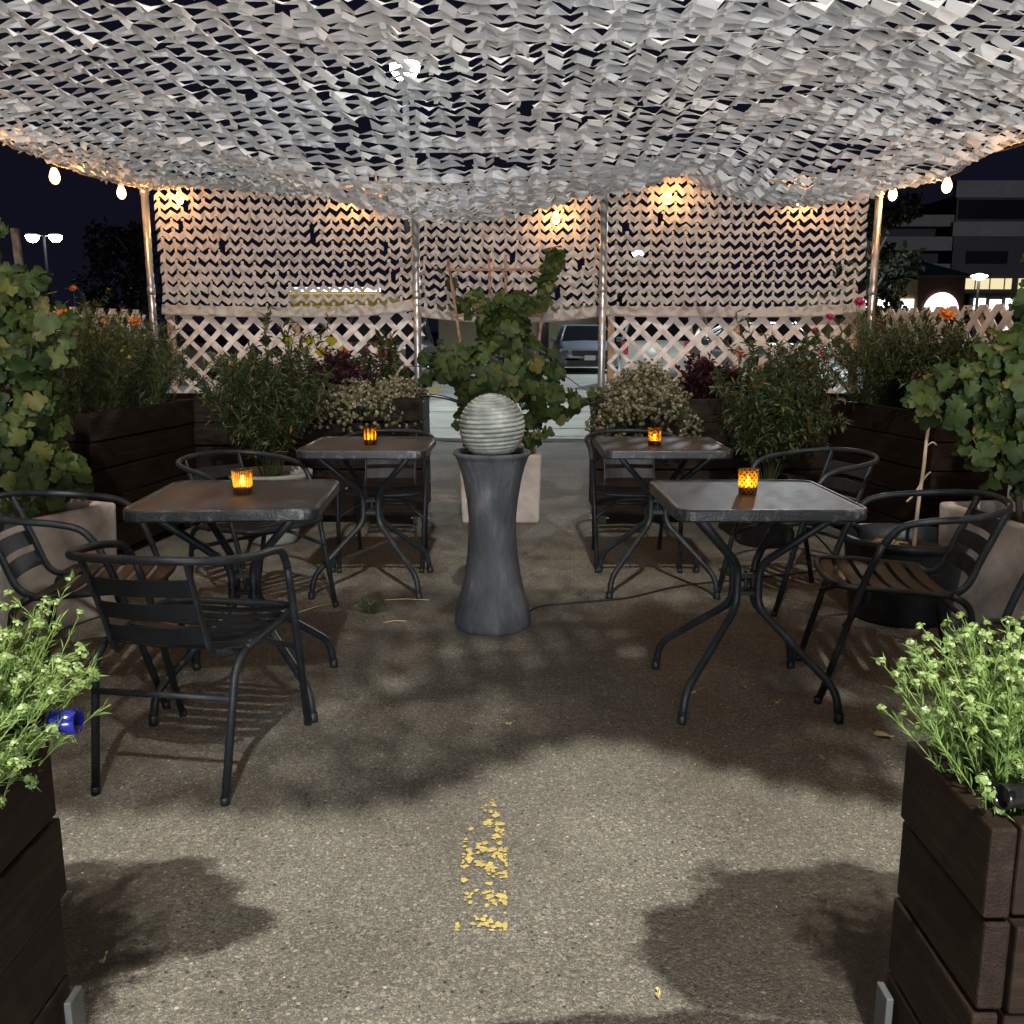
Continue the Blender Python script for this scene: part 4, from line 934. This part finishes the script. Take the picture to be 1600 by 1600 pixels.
# ------------------------------------------------------------------ vehicles in the car park
M['tyre'] = plain('tyre_rubber', (.012, .012, .013), .8); M['rimmet'] = plain('wheel_rim', (.35, .36, .37), .35, .7)
M['glassdark'] = plain('dark_car_glass', (.010, .012, .014), .08, spec=.6); M['plate'] = plain('licence_plate', (.7, .7, .68), .5)
M['taillight'] = emit('tail_lamp', (.45, .02, .012), .12); M['headlight'] = plain('headlamp_glass', (.55, .58, .6), .12, .2); M['grille'] = plain('black_grille', (.008, .008, .009), .4)
def paint(n, c): return noise_mat(n, c, tuple(x * 1.05 for x in c), 4, .28, spec=.6)
def car(name, label, cat, loc, rz, pm, kind='sedan'):
    t = thing(name, label, cat, loc, rz, 'vehicles in the car park')
    suv = kind == 'suv'; H = 1.66 if suv else 1.42; bel = .98 if not suv else 1.05
    st = [(-2.28, .66, .34, .60), (-2.22, .80, .26, .70), (-2.02, .88, .20, .78), (-1.5, .905, .19, .86), (-.95, .91, .19, .93), (0, .91, .19, bel - .02), (1.3, .91, .19, bel), (1.95, .89, .20, bel), (2.2, .82, .28, bel - .06), (2.28, .72, .36, bel - .16)]
    prof = lambda hw, a, z: [(-hw * .93, a), (-hw, a + .12), (-hw, z - .20), (-hw * .95, z - .07), (-hw * .80, z), (0, z + .02), (hw * .80, z), (hw * .95, z - .07), (hw, z - .20), (hw, a + .12), (hw * .93, a)]
    b = MB(); vs = []; n = 11
    for y, hw, a, z in st: vs += [(x, y, zz) for x, zz in prof(hw, a, z)]
    fs = [(i * n + k, i * n + k + 1, (i + 1) * n + k + 1, (i + 1) * n + k) for i in range(len(st) - 1) for k in range(n - 1)] + [tuple(range(n))[::-1], tuple((len(st) - 1) * n + k for k in range(n))] + [(i * n, (i + 1) * n, (i + 1) * n + n - 1, i * n + n - 1) for i in range(len(st) - 1)]
    b.add(vs, fs, 0, True)
    y0, y1, y2, y3 = (-1.02, -.30, 1.9, 2.12) if suv else (-1.02, -.22, .95, 1.72)
    tp = .60 if not suv else .66
    # roof and pillars
    b.add([(-tp, y1 - .02, H - .04), (tp, y1 - .02, H - .04), (tp, y2, H - .04), (-tp, y2, H - .04), (-tp * .9, y1 + .12, H), (tp * .9, y1 + .12, H), (tp * .9, y2 - .1, H), (-tp * .9, y2 - .1, H)], [(3, 2, 1, 0), (4, 5, 6, 7), (0, 1, 5, 4), (1, 2, 6, 5), (2, 3, 7, 6), (3, 0, 4, 7)])
    for s in (-1, 1):
        for a, c in (((s * .80, y0, .92), (s * tp, y1, H - .02)), ((s * .80, y3, bel - .02), (s * tp, y2, H - .02)), ((s * .82, .38, bel - .02), (s * tp * 1.01, .34, H - .02))): b.tube([a, c], .035, 6)
    b.build('body', pm, t)
    g = MB(); g.add([(-.80, y0, .90), (.80, y0, .90), (.80, y3, bel - .04), (-.80, y3, bel - .04), (-tp, y1, H - .03), (tp, y1, H - .03), (tp, y2, H - .03), (-tp, y2, H - .03)], [(0, 1, 5, 4), (1, 2, 6, 5), (2, 3, 7, 6), (3, 0, 4, 7)]); g.build('window', M['glassdark'], t)
    for s in (-1, 1):
        for y in (-1.38, 1.38):
            w = MB(); ry = Matrix.Rotation(PI / 2, 3, 'Y'); w.lathe([(.20, -.10), (.30, -.10), (.33, -.07), (.33, .07), (.30, .10), (.20, .10)], 24, (s * .80, y, .33), rot=ry); wo = w.build('wheel', M['tyre'], t)
            w = MB(); w.lathe([(.001, .03 * s), (.06, .09 * s), (.2, .085 * s), (.21, .0)], 20, (s * .82, y, .33), rot=ry); w.build('rim', M['rimmet'], wo)
        h = MB(); h.add([(s * .52, -2.262, .70), (s * .86, -2.10, .73), (s * .88, -2.02, .62), (s * .55, -2.275, .61)], [(0, 1, 2, 3)] if s < 0 else [(3, 2, 1, 0)]); h.v = [(x, y - .035, z) for x, y, z in h.v]; h.build('headlight', M['headlight'], t)
        h = MB(); h.box((s * .72, 2.24, bel - .20), (.30 if not suv else .16, .12, .13 if not suv else .30)); h.build('taillight', M['taillight'], t, bevel=.02)
        h = MB(); h.box((s * 1.0, -.78, .98), (.18, .10, .13)); h.build('side_mirror', pm, t, bevel=.03)
    h = MB(); h.box((0, -2.285, .60), (1.02, .05, .15)); h.box((0, -2.26, .33), (1.3, .06, .14)); h.build('grille', M['grille'], t, bevel=.01)
    h = MB(); h.box((0, -2.325, .47), (.32, .012, .14)); h.build('licence_plate', M['plate'], t)
    h = MB(); h.box((0, 2.315, .62), (.32, .012, .14)); h.build('licence_plate', M['plate'], t)
    return t
P_blue = paint('blue_grey_paint', (.16, .19, .23)); P_white = paint('white_paint', (.62, .64, .64)); P_dark = paint('dark_paint', (.028, .030, .032)); P_grey = paint('grey_paint', (.12, .125, .125)); P_red = paint('dark_red_paint', (.20, .02, .02))
car('sedan', 'blue grey sedan facing the seating area, seen between trellis and pole', 'car', (2.25, 30, 0), 0, P_blue)
car('hatchback', 'dark car with a lit tail lamp behind the left inner pole', 'car', (-2.75, 22.6, 0), R(0) + PI, P_dark, 'suv')
car('parked_suv', 'white car nearest behind the right lattice', 'car', (4.05, 24, 0), R(160), P_white, 'suv')
car('sedan', 'dark grey car low behind the right lattice', 'car', (5.45, 21.5, 0), R(178), P_grey)
car('sedan', 'white car farther back behind the right lattice', 'car', (7.6, 30, 0), R(90), P_white)
car('sedan', 'white car at the far right behind the right side lattice', 'car', (15.5, 28, 0), R(80), P_white)
car('sedan', 'silver car behind the left shrub and the back left lattice', 'car', (-9.6, 25, 0), R(80), P_grey)
car('sedan', 'dark red car at the far left behind the lattice', 'car', (-11.5, 30, 0), R(100), P_red)

t = thing('box_truck', 'yellow truck under a white light strip behind the back left lattice', 'truck', (-4.40, 25, 0), 0, 'vehicles in the car park')
P_y = paint('yellow_paint', (.72, .55, .03))
b = MB(); b.box((0, 1.4, 1.30), (2.3, 4.6, 1.75)); b.build('cargo_box', paint('ochre_paint', (.30, .21, .05)), t, bevel=.04)
b = MB(); b.add([(-1.05, -1.9, .45), (1.05, -1.9, .45), (1.05, -.9, .45), (-1.05, -.9, .45), (-1.05, -1.95, 1.05), (1.05, -1.95, 1.05), (1.05, -.9, 1.85), (-1.05, -.9, 1.85), (-.95, -1.45, 1.80), (.95, -1.45, 1.80)], [(0, 1, 5, 4), (4, 5, 9, 8), (8, 9, 6, 7), (1, 2, 6, 9, 5), (0, 4, 8, 7, 3), (2, 3, 7, 6), (3, 2, 1, 0)]); b.build('cab', P_y, t, bevel=.03)
b = MB(); b.add([(-.88, -1.930, 1.10), (.88, -1.930, 1.10), (.82, -1.50, 1.74), (-.82, -1.50, 1.74)], [(0, 1, 2, 3)]); b.v = [(x, y - .015, z + .01) for x, y, z in b.v]; b.build('windscreen', M['glassdark'], t)
for s in (-1, 1):
    for y in (-1.3, 2.6):
        w = MB(); ry = Matrix.Rotation(PI / 2, 3, 'Y'); w.lathe([(.22, -.12), (.36, -.12), (.40, -.08), (.40, .08), (.36, .12), (.22, .12)], 24, (s * .92, y, .40), rot=ry); w.build('wheel', M['tyre'], t)
    h = MB(); h.box((s * .75, -1.94, .70), (.3, .06, .16)); h.build('headlight', M['headlight'], t, bevel=.02)
b = MB(); b.box((0, -1.94, .50), (2.1, .10, .18)); b.build('bumper', M['grille'], t, bevel=.02)
b = MB(); b.box((0, -.98, 2.24), (2.3, .10, .10)); b.build('light_strip', emit('white_strip', (.9, .97, 1.0), 3), t)

# ------------------------------------------------------------------ lamp posts
M['lamp_post'] = noise_mat('grey_post_paint', (.012, .012, .013), (.02, .02, .022), 4, 1.0, spec=.08)
def lamppost(label, loc, h, heads, rz=0, big=1):
    t = thing('lamp_post', label, 'lamp post', loc, rz, 'car park lamp posts')
    b = MB(); b.tube([(0, 0, 0), (0, 0, h)], [.09, .05], 10); b.build('post', M['lamp_post'], t)
    for dx in heads:
        if dx: b = MB(); b.tube([(0, 0, h - .05), (dx, 0, h)], .03, 8); b.build('arm', M['steel'], t)
        b = MB(); b.box((dx * 1.5, 0, h + .03), (.55, .30, .10)); hd = b.build('lamp_head', M['black'], t, bevel=.02)
        b = MB(); b.lathe([(r_ * big, z_ * big) for r_, z_ in ((.001, -.26), (.14, -.22), (.23, -.10), (.24, .0), (.001, .0))], 20, (dx * 1.5, -.02, h - .022)); b.build('lamp_lens', M['lampwhite'], hd)
lamppost('tall lamp post with one bright lamp shining through the canopy net', (-1.70, 16.1, 0), 5.42, (0,))
lamppost('distant lamp post with two bright lamps against the sky at the left', (-24.3, 51, 0), 6.1, (-.40, .40), big=1.35)
lamppost('distant lamp post glowing through the right net screen', (5.4, 42, 0), 4.6, (0,))
t = thing('globe_lamp', 'shallow dome lamp lit white above the right side lattice', 'lamp post', (16.3, 34, 0)); b = MB(); b.tube([(0, 0, 0), (0, 0, 3.0)], .05, 10); b.build('post', M['black'], t)
b = MB(); b.lathe([(.001, 2.96), (.16, 3.00), (.28, 3.10), (.27, 3.13), (.001, 3.20)], 24); b.build('lamp_shade', M['lampwarm'], t)

# ------------------------------------------------------------------ far trees
M['leaf_far'] = leaf_mat('dark_tree_leaf', [(0, (.010, .014, .007)), (1, (.024, .03, .013))], .2)
def tree(label, loc, h, cw, ch, seed, n=2600, leaf=.30):
    rn = random.Random(seed); t = thing('broadleaf_tree', label, 'tree', loc, 0, 'trees beyond the car park')
    b = MB(); b.tube(smooth_path([(0, 0, 0), (.1, 0, h * .3), (-.05, .1, h * .6), (.05, 0, h * .9)], 4), [.24, .22, .21, .2, .19, .18, .17, .16, .14, .12, .1, .08, .05], 8)
    for k in range(9):
        a = k * 2.4; z = h * (.35 + .055 * k); b.tube([(0, 0, z), (math.cos(a) * cw * .35, math.sin(a) * cw * .35, z + ch * .18), (math.cos(a) * cw * .7, math.sin(a) * cw * .7, z + ch * .26)], [.08, .05, .02], 6)
    b.build('trunk', M['bark'], t)
    c = MB(); cl = [(Vector((rn.uniform(-.75, .75) * cw, rn.uniform(-.75, .75) * cw, h - ch * .5 + rn.uniform(-.5, .5) * ch)), rn.uniform(.22, .45) * cw) for _ in range(26)]
    cl = [(p, r) for p, r in cl if (p.x / cw) ** 2 + (p.y / cw) ** 2 + ((p.z - h + ch * .5) / (ch * .6)) ** 2 < 1.1]
    for k in range(n):
        p, r = rn.choice(cl); v = rdir(rn); q = p + v * r * rn.uniform(.3, 1) ** .5
        leafquad(c, q, (rdir(rn) + Vector((0, 0, -.2))).normalized(), rdir(rn), leaf * rn.uniform(.6, 1.2), leaf * .6)
    c.build('crown', M['leaf_far'], t)
tree('dark broad tree against the night sky left of the left corner pole', (-15.9, 41, 0), 5.6, 1.9, 4.6, 71, 2400)
tree('dark tall tree right of the right corner pole, in front of the office block', (12.55, 34, 0), 6.4, 1.25, 5.4, 72, 2600)
tree('small dark tree behind the right net screen', (6.2, 45, 0), 4.6, 2.2, 3.2, 73, 1600)

# ------------------------------------------------------------------ office block and pavilion at the right
M['facade'] = noise_mat('grey_facade_band', (.12, .12, .125), (.16, .16, .165), 1.5, .8); M['facade_dark'] = noise_mat('dark_facade', (.020, .019, .022), (.035, .032, .035), 1.0, .7)
M['ribbonwin'] = plain('ribbon_window', (.012, .012, .014), .12, spec=.6); M['litwin'] = emit('lit_window', (1.0, .86, .48), .75); M['shop'] = emit('lit_shopfront', (1.0, .97, .9), 2.6)
M['stucco'] = noise_mat('tan_stucco', (.40, .30, .16), (.52, .40, .22), 3, .85); M['brickred'] = noise_mat('red_brown_wall', (.10, .05, .04), (.16, .08, .06), 5, .85); M['greenroof'] = noise_mat('green_metal_roof', (.05, .12, .10), (.08, .17, .14), 3, .5)
t = thing('office_building', 'grey office block with dark window bands beyond the right lattice', 'building', (36, 80, 0), R(0))
b = MB(); b.box((12, 12, 6.0), (24, 24, 12.0)); b.build('wall', M['facade_dark'], t)
for z, hh, x in ((12.4, 1.3, 12), (9.3, 1.15, 12)):
    b = MB(); b.box((x, -.15, z), (24.6, .5, hh)); b.build('parapet_band', M['facade'], t)
for z in (10.85,):
    b = MB(); b.box((12, -.06, z), (23.6, .14, 1.5)); b.build('window_band', M['ribbonwin'], t)
for x in (2.6, 8.0): 
    b = MB(); b.box((x, -.06, 5.0), (4.8, .14, .85)); b.build('lit_window', M['litwin'], t)
    for q in range(4):
        b = MB(); b.box((x - 1.8 + q * 1.2, -.15, 5.0), (.09, .04, .85)); b.build('mullion', M['facade_dark'], t)
b = MB(); b.box((2.8, -.05, 7.1), (3.4, .12, 1.0)); b.box((7.6, -.05, 7.1), (3.4, .12, 1.0)); b.build('window_band', M['ribbonwin'], t)
# set-back left wing with stepped bands
for z, hh in ((3.4, 1.4), (6.0, 1.2), (8.2, 1.1), (10.0, .9)):
    b = MB(); b.box((-4.2, 2.0, z), (8.2, 4, hh)); b.build('balcony_band', M['facade'], t)
b = MB(); b.box((-4.2, 4.5, 5.2), (8.0, 5, 10.4)); b.build('wing_wall', M['facade_dark'], t)

UP = .75
t = thing('shop_pavilion', 'low shop pavilion with a green roof and a lit arched window', 'building', (18.6, 44, 0), R(0))
b = MB(); b.box((.85, 2, 1.85), (2.1, 4, 3.7)); b.build('tower_wall', M['brickred'], t)
b = MB(); b.box((-.68, 1.9, 1.75), (.94, 3.6, 3.5)); b.build('side_wall', M['stucco'], t)
b = MB(); b.box((-2.85, 2.2, 1.45), (3.4, 3.4, 2.9)); b.build('low_wall', M['stucco'], t)
b = MB(); b.add([(-1.5, -.4, 3.12 + UP * .7), (2.2, -.4, 3.12 + UP * .7), (2.2, 4.4, 3.12 + UP * .7), (-1.5, 4.4, 3.12 + UP * .7), (.0, 1.6, 4.15 + UP * .3), (.7, 1.6, 4.15 + UP * .3), (.7, 2.4, 4.15 + UP * .3), (.0, 2.4, 4.15 + UP * .3)], [(0, 1, 5, 4), (1, 2, 6, 5), (2, 3, 7, 6), (3, 0, 4, 7), (4, 5, 6, 7), (3, 2, 1, 0)]); b.build('roof', M['greenroof'], t)
b = MB(); n = 16; b.add([(.87 + .80 * math.cos(PI * k / n), -.06, 2.08 + .85 * math.sin(PI * k / n)) for k in range(n + 1)] + [(.87 + .80 * math.cos(PI * k / n), -.03, 2.08 + .85 * math.sin(PI * k / n)) for k in range(n + 1)], [tuple(range(n + 1))] + [(k, k + 1, n + 2 + k, n + 1 + k) for k in range(n)]); b.build('arched_window', M['shop'], t)
for x0, w, z in ((-2.4, 2.2, 2.36), (-.68, .66, 2.33)):
    b = MB(); b.box((x0, (.47 if x0 < -1 else .07), z), (w, .06, .62)); b.build('lit_window', M['shop'], t)
t = thing('shop_row', 'row of lit shop windows at the right, beyond the side lattice', 'building', (20.75, 44, 0))
b = MB(); b.box((6, 3, 1.45), (12, 6, 2.9)); b.build('wall', M['facade_dark'], t)
for k in range(7):
    b = MB(); b.box((.45 + k * .72, -.04, 2.42 - .05 * (k % 2)), (.50, .08, .50)); b.build('lit_window', M['shop'], t)
t = thing('shop_building', 'cream walled building behind the grey sedan', 'building', (-1, 46, 0))
b = MB(); b.box((2.0, 3, 1.2), (9, 6, 2.4)); b.build('wall', noise_mat('cream_wall', (.5, .44, .28), (.62, .55, .38), 2, .8), t)
b = MB(); b.box((2.5, -.05, 1.1), (.5, .06, 2.0)); b.box((6.1, -.06, 1.0), (1.1, .06, 1.9)); b.build('door', M['ribbonwin'], t)

# small grit and leaf crumbs scattered over the asphalt
b = MB(); rn = random.Random(77)
for k in range(420):
    y = 1.3 + 4.4 * rn.random() ** 1.4; x = rn.uniform(-1.0, 1.0) * (.5 + .38 * y); r = rn.uniform(.0015, .0032) * (1.7 if rn.random() < .08 else 1)
    n = rn.randint(4, 6); ph = rn.random() * 6; zt = .003 + r * .5
    vs = [(x + math.cos(ph + 2 * PI * i / n) * r * rn.uniform(.6, 1.5), y + math.sin(ph + 2 * PI * i / n) * r * rn.uniform(.6, 1.5), .002) for i in range(n)] + [(x, y, zt)]
    b.add(vs, [(i, (i + 1) % n, n) for i in range(n)], rn.choice((0, 0, 0, 0, 0, 1, 2, 2)))
tag(b.build('grit', [M['steelbracket'], M['straw'], M['soil']]), kind='stuff')
